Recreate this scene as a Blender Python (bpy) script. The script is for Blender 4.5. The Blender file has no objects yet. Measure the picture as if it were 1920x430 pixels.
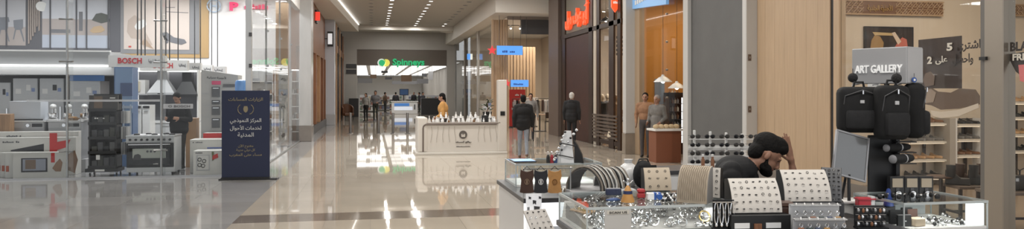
import bpy, bmesh, math, random, unicodedata
import numpy as np
from mathutils import Vector, Matrix
random.seed(7)
SC = bpy.context.scene
COL = SC.collection
# ---------------------------------------------------------------- camera
F, HZ, H = 1400.0, 172.0, 1.75          # focal length (px of a 1920 frame), horizon row, eye height
PSI = math.atan(262.0 / F)
CS, SN = math.cos(PSI), math.sin(PSI)
cam = bpy.data.cameras.new('camera')
cam.sensor_fit = 'HORIZONTAL'
cam.sensor_width = 36.0
cam.lens = F / 1920.0 * 36.0
cam.shift_y = -(215.0 - HZ) / 1920.0
cam.clip_start, cam.clip_end = 0.05, 300
camo = bpy.data.objects.new('camera', cam)
camo.location = (0, 0, H)
camo.rotation_euler = (math.pi / 2, 0, -PSI)
COL.objects.link(camo)
SC.camera = camo
# ---------------------------------------------------------------- world, exposure, main lights
w = bpy.data.worlds.new('world')
SC.world = w
w.use_nodes = True
w.node_tree.nodes['Background'].inputs[0].default_value = (0.95, 0.97, 1.0, 1)
w.node_tree.nodes['Background'].inputs[1].default_value = 1.15
SC.view_settings.view_transform = 'Standard'
SC.view_settings.look = 'None'
SC.view_settings.gamma = 1.0
SC.view_settings.use_curve_mapping = False
SC.view_settings.exposure = -0.34
SC.cycles.use_denoising = True
SC.cycles.max_bounces = 7
SC.cycles.transparent_max_bounces = 16
SC.cycles.sample_clamp_indirect = 4.0
SC.cycles.caustics_reflective = False
SC.cycles.caustics_refractive = False

def area(name, loc, sx, sy, power, col=(1, .96, .9), rot=(0, 0, 0)):
    l = bpy.data.lights.new(name, 'AREA')
    l.shape = 'RECTANGLE'
    l.size, l.size_y, l.energy, l.color = sx, sy, power, col
    o = bpy.data.objects.new(name, l)
    o.location = loc
    o.rotation_euler = rot
    COL.objects.link(o)
    return o
# rows of ceiling lamps down the mall
for yy in (2.5, 8, 13.5, 19, 24.5, 29.5):
    for xx in (-.9, .9, 2.7, 4.5):
        area('mall_ceiling_lamp', (xx, yy, 5.9), .4, .4, 88, (1, .97, .92))
for yy in (34, 37.5, 41, 44.5, 48, 51.5):
    for xx in (.9, 2.7):
        area('mall_ceiling_lamp', (xx, yy, 5.93), .14, .14, 45, (1, .97, .92))
# appliance shop, left
for xx, yy in ((-5, 19), (-9.5, 19), (-4.6, 26), (-9, 26), (-13, 24), (-8, 30.5), (-4, 31), (-13, 29.5)):  # the last one is an added fill brightening the far-left wall picture
    area('appliance_shop_lamp_and_fill', (xx, yy, 5.8), 1.5, 1.5, 270, (.97, .98, 1))
# supermarket at the end
for xx in (0, 3.6):
    for yy in (57, 64, 71, 80, 90):
        area('supermarket_lamp', (xx, yy, 3.75), 2.4, 2.4, 48, (1, .98, .95))
area('boutique_lamp', (9, 38, 4.9), 4, 4, 520, (1, .90, .76))
area('brown_shop_lamp', (9.6, 25, 4.9), 3, 5, 620, (1, .89, .76))
area('orange_shop_lamp', (8.9, 18.6, 4.4), 2.2, 2, 90, (1, .78, .52))
area('shoe_shop_lamp', (9.7, 9.6, 4.4), 3.2, 3, 170, (1, .85, .68))

# ---------------------------------------------------------------- pixel <-> place helpers
def at(u, v, d):
    xc = (u - 960.0) / F * d
    return Vector((xc * CS + d * SN, -xc * SN + d * CS, H - (v - HZ) * d / F))
def fl(u, v): return at(u, v, H * F / (v - HZ))
def dep(X, Y): return X * SN + Y * CS
def zp(v, X, Y): return H - (v - HZ) * dep(X, Y) / F
def xu(u, Y):
    t = (u - 960.0) / F
    return Y / (CS - t * SN) * (t * CS + SN)
def yu(u, X):
    t = (u - 960.0) / F
    return X / (t * CS + SN) * (CS - t * SN)
# ---------------------------------------------------------------- materials
MATS = {}
def mat(name, col, rough=.5, metal=0., emit=0., noise=0., nscale=6., spec=.5, alpha=1., bump=0., rnd=0., coat=0., stretch=(1, 1, 1)):
    if name in MATS: return MATS[name]
    m = bpy.data.materials.new(name)
    m.use_nodes = True
    nt = m.node_tree
    b = nt.nodes['Principled BSDF']
    c = tuple(col) + (1,)
    b.inputs['Base Color'].default_value = c
    b.inputs['Roughness'].default_value = rough
    b.inputs['Metallic'].default_value = metal
    b.inputs['Specular IOR Level'].default_value = spec
    b.inputs['Coat Weight'].default_value = coat
    if emit:
        b.inputs['Emission Color'].default_value = c
        b.inputs['Emission Strength'].default_value = emit
    last = None
    if noise:
        tc = nt.nodes.new('ShaderNodeTexCoord')
        mp = nt.nodes.new('ShaderNodeMapping')
        mp.inputs['Scale'].default_value = stretch
        nz = nt.nodes.new('ShaderNodeTexNoise')
        nz.inputs['Scale'].default_value = nscale
        nz.inputs['Detail'].default_value = 4
        nt.links.new(tc.outputs['Object'], mp.inputs[0])
        nt.links.new(mp.outputs[0], nz.inputs['Vector'])
        rp = nt.nodes.new('ShaderNodeMapRange')
        rp.inputs['From Min'].default_value = .3
        rp.inputs['From Max'].default_value = .7
        rp.inputs['To Min'].default_value = 1 - noise
        rp.inputs['To Max'].default_value = 1 + noise
        nt.links.new(nz.outputs['Fac'], rp.inputs['Value'])
        last = rp.outputs[0]
        if bump:
            bp = nt.nodes.new('ShaderNodeBump')
            bp.inputs['Strength'].default_value = bump
            bp.inputs['Distance'].default_value = .01
            nt.links.new(nz.outputs['Fac'], bp.inputs['Height'])
            nt.links.new(bp.outputs[0], b.inputs['Normal'])
    if rnd:
        oi = nt.nodes.new('ShaderNodeObjectInfo')
        r2 = nt.nodes.new('ShaderNodeMapRange')
        r2.inputs['To Min'].default_value = 1 - rnd
        r2.inputs['To Max'].default_value = 1 + rnd
        nt.links.new(oi.outputs['Random'], r2.inputs['Value'])
        if last is not None:
            mm = nt.nodes.new('ShaderNodeMath')
            mm.operation = 'MULTIPLY'
            nt.links.new(last, mm.inputs[0])
            nt.links.new(r2.outputs[0], mm.inputs[1])
            last = mm.outputs[0]
        else: last = r2.outputs[0]
    if last is not None:
        vm = nt.nodes.new('ShaderNodeVectorMath')
        vm.operation = 'SCALE'
        vm.inputs[0].default_value = col
        nt.links.new(last, vm.inputs['Scale'])
        nt.links.new(vm.outputs[0], b.inputs['Base Color'])
    MATS[name] = m
    return m
def glassmat(name, tint=(.97, .98, .98), refl=1.0, ior=1.45):
    m = bpy.data.materials.new(name)
    m.use_nodes = True
    nt = m.node_tree
    nt.nodes.remove(nt.nodes['Principled BSDF'])
    tr = nt.nodes.new('ShaderNodeBsdfTransparent')
    tr.inputs[0].default_value = tint + (1,)
    gl = nt.nodes.new('ShaderNodeBsdfGlossy')
    gl.inputs['Roughness'].default_value = .015
    # two-sided Schlick reflectance (the node's own Fresnel would total-reflect on the inner faces of a thin pane)
    fr = nt.nodes.new('ShaderNodeLayerWeight')
    pw = nt.nodes.new('ShaderNodeMath')
    pw.operation = 'POWER'
    pw.inputs[1].default_value = 5.0
    mu = nt.nodes.new('ShaderNodeMath')
    mu.operation = 'MULTIPLY_ADD'
    mu.inputs[1].default_value = .7 * refl
    mu.inputs[2].default_value = .022 * refl
    mx = nt.nodes.new('ShaderNodeMixShader')
    nt.links.new(fr.outputs['Facing'], pw.inputs[0])
    nt.links.new(pw.outputs[0], mu.inputs[0])
    nt.links.new(mu.outputs[0], mx.inputs[0])
    nt.links.new(tr.outputs[0], mx.inputs[1])
    nt.links.new(gl.outputs[0], mx.inputs[2])
    nt.links.new(mx.outputs[0], nt.nodes['Material Output'].inputs[0])
    MATS[name] = m
    return m
GL = glassmat('clear_glass')
GLC = glassmat('case_glass', (.95, .97, .97), 1.0)
GLD = glassmat('tinted_glass', (.74, .72, .68), 1.0)
WHITE = mat('white_paint', (.74, .73, .71), .45)
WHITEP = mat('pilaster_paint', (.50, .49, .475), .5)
WHITEG = mat('white_gloss', (.78, .78, .78), .2)
CREAM = mat('cream_paint', (.60, .52, .40), .5)
BLACK = mat('black_plastic', (.012, .012, .013), .4)
BLACKF = mat('black_fabric', (.010, .010, .011), .85, noise=.3, nscale=40)
GREYM = mat('grey_metal', (.42, .42, .42), .32, .9)
CHROME = mat('chrome', (.75, .75, .76), .14, 1.)
STEEL = mat('brushed_steel', (.52, .53, .54), .4, .0, noise=.05, nscale=3, stretch=(1, 1, 30))
DKBROWN = mat('dark_brown_frame', (.030, .017, .012), .4, noise=.2, nscale=4)
MAROON = mat('maroon_panel', (.045, .017, .012), .5, noise=.15, nscale=3)
WOOD = mat('honey_wood', (.36, .21, .11), .45, noise=.18, nscale=5, stretch=(8, 8, .5))
PALEWOOD = mat('pale_oak_panel', (.43, .305, .195), .5, noise=.10, nscale=4, stretch=(14, 14, .35))
REDW = mat('brown_wood', (.22, .095, .045), .45, noise=.25, nscale=4, stretch=(8, 8, .5))
SILVER = mat('silver_metal', (.82, .82, .83), .16, 1., rnd=.25)
SKIN = mat('skin', (.34, .185, .125), .55, noise=.08, nscale=12)
HAIR = mat('dark_hair', (.006, .005, .0045), .75, noise=.5, nscale=60, bump=.6, spec=.2)
LEDW = mat('led_white', (1, .98, .95), .5, emit=4)
GREYP = mat('grey_paint', (.105, .105, .104), .6, noise=.06, nscale=2)
DGREY = mat('dark_grey', (.07, .07, .075), .5)
LGREY = mat('light_grey', (.45, .45, .46), .45)

# ---------------------------------------------------------------- mesh builder
class MB:
    def __init__(s):
        s.bm = bmesh.new()
    def _add(s, vs, fs):
        bv = [s.bm.verts.new(v) for v in vs]
        out = []
        for f in fs:
            try: out.append(s.bm.faces.new([bv[i] for i in f]))
            except ValueError: pass
        return bv, out
    def box(s, x0, x1, y0, y1, z0, z1, bev=0, M=None, seg=1):
        vs = [Vector((x, y, z)) for z in (z0, z1) for y in (y0, y1) for x in (x0, x1)]
        if M is not None: vs = [M @ v for v in vs]
        bv, f = s._add(vs, [(0, 2, 3, 1), (4, 5, 7, 6), (0, 1, 5, 4), (2, 6, 7, 3), (0, 4, 6, 2), (1, 3, 7, 5)])
        if bev:
            es = list({e for v in bv for e in v.link_edges})
            bmesh.ops.bevel(s.bm, geom=es, offset=bev, segments=seg, affect='EDGES', profile=.5)
        return s
    def cbox(s, c, sz, bev=0, rz=0, rx=0, ry=0, seg=1):
        M = Matrix.Translation(c) @ Matrix.Rotation(rz, 4, 'Z') @ Matrix.Rotation(rx, 4, 'X') @ Matrix.Rotation(ry, 4, 'Y')
        a, b, c2 = sz[0] / 2, sz[1] / 2, sz[2] / 2
        return s.box(-a, a, -b, b, -c2, c2, bev, M, seg)
    def cyl(s, p0, p1, r0, r1=None, n=12, cap=True):
        r1 = r0 if r1 is None else r1
        p0, p1 = Vector(p0), Vector(p1)
        ax = (p1 - p0).normalized()
        a = ax.orthogonal().normalized()
        b = ax.cross(a)
        vs = []
        for p, r in ((p0, r0), (p1, r1)):
            for i in range(n):
                t = 2 * math.pi * i / n
                vs.append(p + (a * math.cos(t) + b * math.sin(t)) * r)
        fs = [(i, (i + 1) % n, n + (i + 1) % n, n + i) for i in range(n)]
        if cap: fs += [tuple(range(n - 1, -1, -1)), tuple(range(n, 2 * n))]
        s._add(vs, fs)
        return s
    def tube(s, pts, r, n=6, closed=False):
        pts = [Vector(p) for p in pts]
        m = len(pts)
        vs, up = [], Vector((0, 0, 1))
        for i, p in enumerate(pts):
            if closed: t = pts[(i + 1) % m] - pts[i - 1]
            else: t = pts[min(i + 1, m - 1)] - pts[max(i - 1, 0)]
            t.normalize()
            a = t.cross(up)
            if a.length < .05: a = t.cross(Vector((1, 0, 0)))
            a.normalize()
            b = a.cross(t)
            rr = r[i] if isinstance(r, (list, tuple)) else r
            for k in range(n):
                q = 2 * math.pi * k / n
                vs.append(p + (a * math.cos(q) + b * math.sin(q)) * rr)
        fs = []
        for i in range(m if closed else m - 1):
            j = (i + 1) % m
            for k in range(n):
                fs.append((i * n + k, i * n + (k + 1) % n, j * n + (k + 1) % n, j * n + k))
        if not closed: fs += [tuple(range(n - 1, -1, -1)), tuple(range((m - 1) * n, m * n))]
        s._add(vs, fs)
        return s
    def lathe(s, prof, n=16, c=(0, 0, 0), M=None):
        vs, fs = [], []
        c = Vector(c)
        for r, z in prof:
            for k in range(n):
                q = 2 * math.pi * k / n
                v = Vector((max(r, 1e-4) * math.cos(q), max(r, 1e-4) * math.sin(q), z)) + c
                vs.append(M @ v if M is not None else v)
        m = len(prof)
        for i in range(m - 1):
            for k in range(n):
                fs.append((i * n + k, i * n + (k + 1) % n, (i + 1) * n + (k + 1) % n, (i + 1) * n + k))
        fs += [tuple(range(n - 1, -1, -1)), tuple(range((m - 1) * n, m * n))]
        s._add(vs, fs)
        return s
    def prism(s, poly, y0, y1, plane='XZ', M=None):
        n = len(poly)
        def P(a, b, h):
            v = {'XZ': Vector((a, h, b)), 'XY': Vector((a, b, h)), 'YZ': Vector((h, a, b))}[plane]
            return M @ v if M is not None else v
        vs = [P(a, b, y0) for a, b in poly] + [P(a, b, y1) for a, b in poly]
        fs = [tuple(range(n)), tuple(range(2 * n - 1, n - 1, -1))]
        fs += [(i, n + i, n + (i + 1) % n, (i + 1) % n) for i in range(n)]
        s._add(vs, fs)
        return s
    def ell(s, c, r, n=12, m=8, M=None):
        c = Vector(c)
        vs = []
        for i in range(1, m):
            a = math.pi * i / m
            for k in range(n):
                q = 2 * math.pi * k / n
                vs.append(Vector((r[0] * math.sin(a) * math.cos(q), r[1] * math.sin(a) * math.sin(q), r[2] * math.cos(a))))
        top, bot = len(vs), len(vs) + 1
        vs += [Vector((0, 0, r[2])), Vector((0, 0, -r[2]))]
        vs = [(M @ v if M is not None else v) + c for v in vs]
        fs = []
        for i in range(m - 2):
            for k in range(n):
                fs.append((i * n + k, (i + 1) * n + k, (i + 1) * n + (k + 1) % n, i * n + (k + 1) % n))
        for k in range(n):
            fs.append((top, k, (k + 1) % n))
            fs.append((bot, (m - 2) * n + (k + 1) % n, (m - 2) * n + k))
        s._add(vs, fs)
        return s
    def sheet(s, fn, nu, nv, th=None):
        vs = [Vector(fn(i / nu, j / nv)) for j in range(nv + 1) for i in range(nu + 1)]
        fs = [(j * (nu + 1) + i, j * (nu + 1) + i + 1, (j + 1) * (nu + 1) + i + 1, (j + 1) * (nu + 1) + i) for j in range(nv) for i in range(nu)]
        bv, f = s._add(vs, fs)
        if th:
            s.bm.normal_update()
            bmesh.ops.solidify(s.bm, geom=f, thickness=th)
        return s
    def mesh(s, name, m, smooth=False):
        bmesh.ops.recalc_face_normals(s.bm, faces=s.bm.faces)
        me = bpy.data.meshes.new(name)
        s.bm.to_mesh(me)
        s.bm.free()
        for mm in (m if isinstance(m, (list, tuple)) else [m]): me.materials.append(mm)
        if smooth:
            for p in me.polygons: p.use_smooth = True
            try: me.set_sharp_from_angle(angle=math.radians(38))
            except Exception: pass
        return me
    def build(s, name, m, parent=None, loc=(0, 0, 0), rot=(0, 0, 0), smooth=False):
        return put(name, s.mesh(name, m, smooth), parent, loc, rot)
def put(name, me, parent=None, loc=(0, 0, 0), rot=(0, 0, 0)):
    o = bpy.data.objects.new(name, me)
    o.location = loc
    o.rotation_euler = rot
    if parent is not None:
        o.parent = parent
        if parent.name in WR: o.matrix_parent_inverse = Matrix.Translation(parent.location).inverted()
    COL.objects.link(o)
    return o
WR = set()
def wthing(name, label, cat, loc, group=None):
    """a thing whose parts are written in world coordinates"""
    o = thing(name, label, cat, loc, 0, group)
    WR.add(o.name)
    return o
def tag(o, label, cat, group=None):
    o['label'] = label
    o['category'] = cat
    if group: o['group'] = group
    return o
def thing(name, label, cat, loc=(0, 0, 0), rz=0, group=None):
    o = bpy.data.objects.new(name, None)
    o.location = loc
    o.rotation_euler = (0, 0, rz)
    o.empty_display_size = .1
    COL.objects.link(o)
    return tag(o, label, cat, group)
def struct(o):
    o['kind'] = 'structure'
    return o
def sroot(name, loc=(0, 0, 0)):
    o = bpy.data.objects.new(name, None)
    o.location = loc
    COL.objects.link(o)
    return struct(o)
def bx(name, m, parent, *a, **k): return MB().box(*a, **k).build(name, m, parent)
def copy_tree(o, parent=None, loc=None, rot=None, label=None):
    c = o.copy()
    COL.objects.link(c)
    c.parent = parent
    if loc is not None: c.location = loc
    if rot is not None: c.rotation_euler = rot
    if label: c['label'] = label
    for ch in list(o.children): copy_tree(ch, c)
    return c
# ---------------------------------------------------------------- lettering
FORMS = {}
for cp in range(0xFE80, 0xFEFD):
    dd = unicodedata.decomposition(chr(cp)).split()
    if len(dd) >= 2: FORMS[(dd[0].strip('<>'), tuple(int(x, 16) for x in dd[1:]))] = chr(cp)
def arab(s):
    words = []
    for wd in s.split(' '):
        if not any(0x600 <= ord(c) < 0x700 for c in wd):
            words.append(wd); continue
        toks, i = [], 0
        while i < len(wd):
            if wd[i] == 'ل' and i + 1 < len(wd) and ('isolated', (0x644, ord(wd[i + 1]))) in FORMS:
                toks.append((0x644, ord(wd[i + 1]))); i += 2
            else:
                toks.append((ord(wd[i]),)); i += 1
        out, prev = [], False
        for k, t in enumerate(toks):
            nxt = k + 1 < len(toks) and ('final', toks[k + 1]) in FORMS and ('initial', t) in FORMS
            kind = {(0, 0): 'isolated', (0, 1): 'initial', (1, 0): 'final', (1, 1): 'medial'}[(int(prev), int(nxt))]
            out.append(FORMS.get((kind, t), ''.join(chr(x) for x in t)))
            prev = nxt
        words.append(''.join(reversed(out)))
    return ' '.join(reversed(words))
def text_mesh(s, wd, ht, depth, m, bold=0., shear=0.):
    c = bpy.data.curves.new('lettering', 'FONT')
    c.body = arab(s) if any(0x600 <= ord(ch) < 0x700 for ch in s) else s
    c.extrude = .02
    c.offset = bold
    c.shear = shear
    c.resolution_u = 2
    o = bpy.data.objects.new('tmp_text', c)
    COL.objects.link(o)
    bpy.context.view_layer.update()
    me = bpy.data.meshes.new_from_object(o.evaluated_get(bpy.context.evaluated_depsgraph_get()))
    bpy.data.objects.remove(o)
    bpy.data.curves.remove(c)
    n = len(me.vertices)
    a = np.zeros(n * 3)
    me.vertices.foreach_get('co', a)
    a = a.reshape(-1, 3)
    lo, hi = a.min(0), a.max(0)
    sx = wd / max(hi[0] - lo[0], 1e-6)
    sy = ht / max(hi[1] - lo[1], 1e-6) if ht else sx
    b = np.empty_like(a)
    b[:, 0] = (a[:, 0] - (lo[0] + hi[0]) / 2) * sx
    b[:, 2] = (a[:, 1] - (lo[1] + hi[1]) / 2) * sy
    b[:, 1] = a[:, 2] / .02 * depth / 2
    me.vertices.foreach_set('co', b.ravel())
    me.materials.clear()
    me.materials.append(m)
    me.update()
    return me
def text(s, wd, ht, m, parent, loc, rot=(0, 0, 0), depth=.006, bold=.01, name='lettering', shear=0.):
    return put(name, text_mesh(s, wd, ht, depth, m, bold, shear), parent, loc, rot)

# ---------------------------------------------------------------- people: primitives fused into one skin
def person(name, label, loc, rz, prims, mats, voxel=.011, hair=None, group=None, local=True, extras=()):
    """prims: ('c',p0,p1,r0,r1,tag) tapered capsules or ('e',centre,radii,tag[,Matrix]) ellipsoids -> one continuous body"""
    root = thing(name, label, 'person', loc, rz, group)
    def fuse(pr, nm, vx):
        mb = MB()
        for p in pr:
            if p[0] == 'c':
                mb.cyl(p[1], p[2], p[3], p[4], 14)
                mb.ell(p[1], (p[3],) * 3, 14, 10)
                mb.ell(p[2], (p[4],) * 3, 14, 10)
            else: mb.ell(p[1], p[2], 18, 12, p[4] if len(p) > 4 else None)
        o = mb.build('tmp', SKIN)
        rm = o.modifiers.new('r', 'REMESH'); rm.mode = 'VOXEL'; rm.voxel_size = vx
        sm = o.modifiers.new('s', 'SMOOTH'); sm.factor = .5; sm.iterations = 4 if vx > .008 else 9
        bpy.context.view_layer.update()
        me = bpy.data.meshes.new_from_object(o.evaluated_get(bpy.context.evaluated_depsgraph_get()))
        bpy.data.objects.remove(o)
        tags = []
        for p in pr:
            t = p[5] if p[0] == 'c' else p[3]
            if t not in tags: tags.append(t)
        me.materials.clear()
        for t in tags: me.materials.append(mats[t])
        n = len(me.polygons)
        ctr = np.zeros(n * 3)
        me.polygons.foreach_get('center', ctr)
        ctr = ctr.reshape(-1, 3)
        best, bi = np.full(n, 1e9), np.zeros(n, dtype=np.int32)
        for p in pr:
            if p[0] == 'c':
                a, b = np.array(p[1], float), np.array(p[2], float)
                ab = b - a
                t = np.clip(((ctr - a) @ ab) / max(ab @ ab, 1e-9), 0, 1)
                dd = np.linalg.norm(ctr - a - t[:, None] * ab, axis=1) - (p[3] + (p[4] - p[3]) * t)
                tg = p[5]
            else:
                q = ctr - np.array(p[1], float)
                if len(p) > 4: q = q @ np.array(p[4].to_3x3())
                r = np.array(p[2], float)
                k = np.linalg.norm(q / r, axis=1)
                dd = (k - 1) * r.min()
                tg = p[3]
            mk = dd < best
            best[mk] = dd[mk]
            bi[mk] = tags.index(tg)
        me.polygons.foreach_set('material_index', bi)
        me.polygons.foreach_set('use_smooth', np.ones(n, dtype=bool))
        me.update()
        return put(nm, me, root)
    body = fuse(prims, 'body', voxel)
    if hair:
        hm = mats['hair']
        mb = MB()
        o = fuse([h[:3] + ('hair',) + tuple(h[4:]) if h[0] == 'e' else h[:5] + ('hair',) for h in hair], 'hair', voxel)
    return root
def hand(wrist, tip, side, sz=1., tag_='skin', curl=.0):
    """palm, four unequal bent fingers and a thumb leaving the side of the palm"""
    w0, t0, sd = Vector(wrist), Vector(tip), Vector(side).normalized()
    ax = (t0 - w0).normalized()
    nr = ax.cross(sd).normalized()
    sd = nr.cross(ax).normalized()
    L = (t0 - w0).length
    pk = w0 + ax * L * .5
    out = [('c', w0 + ax * L * .1, w0 + ax * L * .2, .025 * sz, .028 * sz, tag_)]
    for k, (off, fl_) in enumerate(((-.030, .43), (-.010, .50), (.010, .46), (.029, .36))):
        b0 = w0 + ax * L * .18 + sd * off * .6 * sz
        b1 = pk + sd * off * sz
        out.append(('c', b0, b1, .015 * sz, .0125 * sz, tag_))
        m1 = b1 + (ax * (1 - curl * .3) + nr * curl * .5 + sd * off * 2.2) * L * fl_ * .55
        m2 = m1 + (ax * (1 - curl) + nr * curl + sd * off * 2.2) * L * fl_ * .5
        out += [('c', b1, m1, .0095 * sz, .0088 * sz, tag_), ('c', m1, m2, .0088 * sz, .0075 * sz, tag_)]
    tb = w0 + ax * L * .22 - sd * .026 * sz
    tm = tb + (ax * .75 - sd * .85 + nr * .2) * L * .24
    te = tm + (ax * .95 - sd * .25 + nr * .1) * L * .2
    out += [('c', tb, tm, .013 * sz, .0105 * sz, tag_), ('c', tm, te, .0105 * sz, .0085 * sz, tag_)]
    return out
def head(c, fwd, up, s=1.):
    """skull, jaw, nose, brow, ears, eyes, lips"""
    c, f, u = Vector(c), Vector(fwd).normalized(), Vector(up).normalized()
    r = f.cross(u).normalized()
    u = r.cross(f).normalized()
    M = Matrix((r, f, u)).transposed().to_4x4()
    P = lambda x, y, z: c + (r * x + f * y + u * z) * s
    S = lambda *a: tuple(q * s for q in a)
    return [('e', P(0, -.012, .025), S(.076, .096, .09), 'skin', M), ('e', P(0, .022, -.045), S(.058, .066, .068), 'skin', M),
            ('e', P(0, .05, -.088), S(.03, .03, .024), 'skin', M), ('e', P(0, .098, -.028), S(.013, .02, .022), 'skin', M),
            ('c', P(0, .088, .01), P(0, .102, -.02), .009 * s, .011 * s, 'skin'),
            ('e', P(0, .080, .022), S(.05, .016, .012), 'skin', M),
            ('e', P(.079, -.01, -.012), S(.012, .02, .032), 'skin', M), ('e', P(-.079, -.01, -.012), S(.012, .02, .032), 'skin', M),
            ('e', P(.03, .080, 0.002), S(.011, .005, .005), 'eye', M), ('e', P(-.03, .080, 0.002), S(.011, .005, .005), 'eye', M),
            ('e', P(0, .086, -.064), S(.024, .010, .008), 'lip', M)], P, M
def standing(Hh=1.72, stride=0., arm=.0, lean=0., head_turn=0., head_down=0., elbow=0., top='top', bottom='bottom', coat=0., sleeve=True, bulk=1.1, hem=.0):
    k = Hh / 1.72
    q = lambda x, y, z: Vector((x * k, (y + lean * max(z - .9, 0)) * k, z * k))
    pr = []
    for sd, st in ((-1, stride), (1, -stride)):
        hip, kn, an = q(sd * .085, 0, .90), q(sd * .085, st * .55 + .02, .49), q(sd * .085, st - (.06 if st < 0 else 0), .08 + (.05 if st < 0 else 0))
        pr += [('c', hip, kn, .085 * k, .06 * k, bottom), ('c', kn, an, .058 * k, .043 * k, bottom),
               ('c', an + Vector((0, -.04, -.04)) * k, an + Vector((0, .15, -.045)) * k, .038 * k, .032 * k, 'shoe')]
        sh, el = q(sd * .19, 0, 1.39), q(sd * (.25), -.02 + arm * sd * .4, 1.12)
        wr = q(sd * (.25 - elbow * .10), .03 + arm * sd + elbow * .22, .87 + elbow * .28)
        pr += [('c', sh, el, .060 * bulk * k, .050 * bulk * k, top), ('c', el, wr, .047 * bulk * k, .034 * bulk * k, top if sleeve else 'skin')]
        dr = (wr - el).normalized()
        pr += hand(wr, wr + dr * .18 * k, Vector((0, sd * 1., 0)) if elbow < .3 else Vector((0, 0, 1)), k, curl=.35)
    M0 = None
    pr += [('e', q(0, 0, .95), (.165 * k, .115 * k, .13 * k), bottom), ('e', q(0, 0, 1.10), (.160 * bulk * k, .115 * bulk * k, .18 * k), top),
           ('e', q(0, .005, 1.28), (.185 * bulk * k, .125 * bulk * k, .18 * k), top), ('c', q(-.13, 0, 1.40), q(.13, 0, 1.40), .068 * k * bulk, .068 * k * bulk, top),
           ('c', q(0, -.01, 1.40), q(0, .005, 1.52), .056 * k, .052 * k, 'skin')]
    if hem: pr += [('c', q(-.055, 0, 1.0), q(.055, 0, 1.0), .125 * bulk * k, .125 * bulk * k, top), ('c', q(-.06, 0, .90), q(.06, 0, .90), .118 * bulk * k, .118 * bulk * k, top), ('c', q(-.05, -.05, 1.43), q(.05, -.05, 1.43), .06 * k, .06 * k, top)]
    if coat: pr += [('c', q(0, 0, 1.1), q(0, -.01, 1.1 - coat), .15 * k, .17 * k, top), ('c', q(-.07, 0, 1.1), q(-.09, 0, 1.1 - coat), .11 * k, .11 * k, top), ('c', q(.07, 0, 1.1), q(.09, 0, 1.1 - coat), .11 * k, .11 * k, top)]
    fw = Vector((math.sin(head_turn), math.cos(head_turn), -head_down))
    hp, P, M = head(q(0, .015 + head_down * .04, 1.605), fw, (0, head_down, 1), k)
    hair = [('e', P(0, -.022, .036), (.083 * k, .098 * k, .092 * k), 'hair', M), ('e', P(0, -.05, -.02), (.075 * k, .06 * k, .075 * k), 'hair', M)]
    return pr + hp, hair, P, M
EYE = mat('eye_dark', (.02, .016, .014), .2)
LIP = mat('lip', (.26, .11, .09), .5)
def pmats(top, bottom, shoe=(.02, .02, .02), hairc=None, skin=None):
    nm = 'cloth_%d' % len(MATS)
    return {'skin': skin or SKIN, 'eye': EYE, 'lip': LIP, 'hair': HAIR if hairc is None else mat(nm + 'h', hairc, .7, noise=.2, nscale=50),
            'top': mat(nm + 't', top, .85, noise=.15, nscale=14), 'bottom': mat(nm + 'b', bottom, .85, noise=.12, nscale=14), 'shoe': mat(nm + 's', shoe, .5)}
# ================================================================ THE BUILDING
LX, GY = -2.5, 16.3            # left shopfront line, appliance shop front glass
RX = 7.25                      # right shopfront line
def tilemat(name, col, rough, var=.05):
    m = mat(name, col, rough, noise=.05, nscale=1.3, rnd=var)
    return m
BEIGE = tilemat('polished_beige_tile', (.47, .415, .345), .03, .035)
GREYT = tilemat('polished_grey_tile', (.34, .33, .32), .06, .08)
BANDT = tilemat('taupe_band_tile', (.20, .165, .135), .08, .05)
GROUT = mat('grout', (.16, .14, .12), .8)
# --- floor: base slab with a procedural joint grid, real tiles near the camera
fm = bpy.data.materials.new('far_floor_tiles'); fm.use_nodes = True
nt = fm.node_tree; b = nt.nodes['Principled BSDF']
tc = nt.nodes.new('ShaderNodeTexCoord'); br = nt.nodes.new('ShaderNodeTexBrick')
br.offset = 0
for k, v in (('Scale', 1.0), ('Mortar Size', .004), ('Brick Width', .6), ('Row Height', 1.2), ('Mortar Smooth', .1)): br.inputs[k].default_value = v
br.inputs['Color1'].default_value = (.47, .415, .345, 1); br.inputs['Color2'].default_value = (.45, .395, .33, 1); br.inputs['Mortar'].default_value = (.25, .22, .18, 1)
nt.links.new(tc.outputs['Object'], br.inputs['Vector']); nt.links.new(br.outputs['Color'], b.inputs['Base Color']); b.inputs['Roughness'].default_value = .03
floor = MB().box(-18, 18, -3, 104, -.12, -.004).build('floor', fm)
struct(floor)
TW, TD = .6, 1.2
def tiles(x0, x1, y0, y1, m, tw, td, nm):
    nx, ny = max(1, round((x1 - x0) / tw)), max(1, round((y1 - y0) / td))
    sx, sy = (x1 - x0) / nx, (y1 - y0) / ny
    me = MB().box(-sx / 2 + .0015, sx / 2 - .0015, -sy / 2 + .0015, sy / 2 - .0015, -.02, 0).mesh('tile', m)
    for i in range(nx):
        for j in range(ny):
            put('tile', me, floor, (x0 + (i + .5) * sx, y0 + (j + .5) * sy, -.0004 * random.random()))
tiles(-1.83, 7.2, 11.05, 26.65, BEIGE, .6, 1.2, 'b')
tiles(-1.83, 7.2, 10.4, 11.05, BANDT, 1.2, .65, 'd')
tiles(-1.83, 7.2, 8.0, 10.4, BEIGE, .6, 1.2, 'e')
tiles(-6.9, -1.83, 8.0, 10.4, GREYT, 1.0, 1.2, 'e')
tiles(-9.9, -1.83, 10.4, 16.4, GREYT, 1.0, 1.0, 'g')
bx('tile_bed', GROUT, floor, -10, 7.25, 7.9, 26.7, -.0039, -.0033)
bx('grey_paving', GREYT, floor, -2.5, -1.83, 16.4, 54, -.0038, -.001)
bx('shop_floor', mat('shop_floor', (.33, .33, .33), .12, noise=.06, nscale=1), floor, -17, -2.52, 16.42, 33, -.0038, -.001)
bx('boutique_floor', mat('boutique_floor', (.30, .23, .17), .2), floor, RX + .05, 16, 5, 32, -.0038, -.001)
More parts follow.
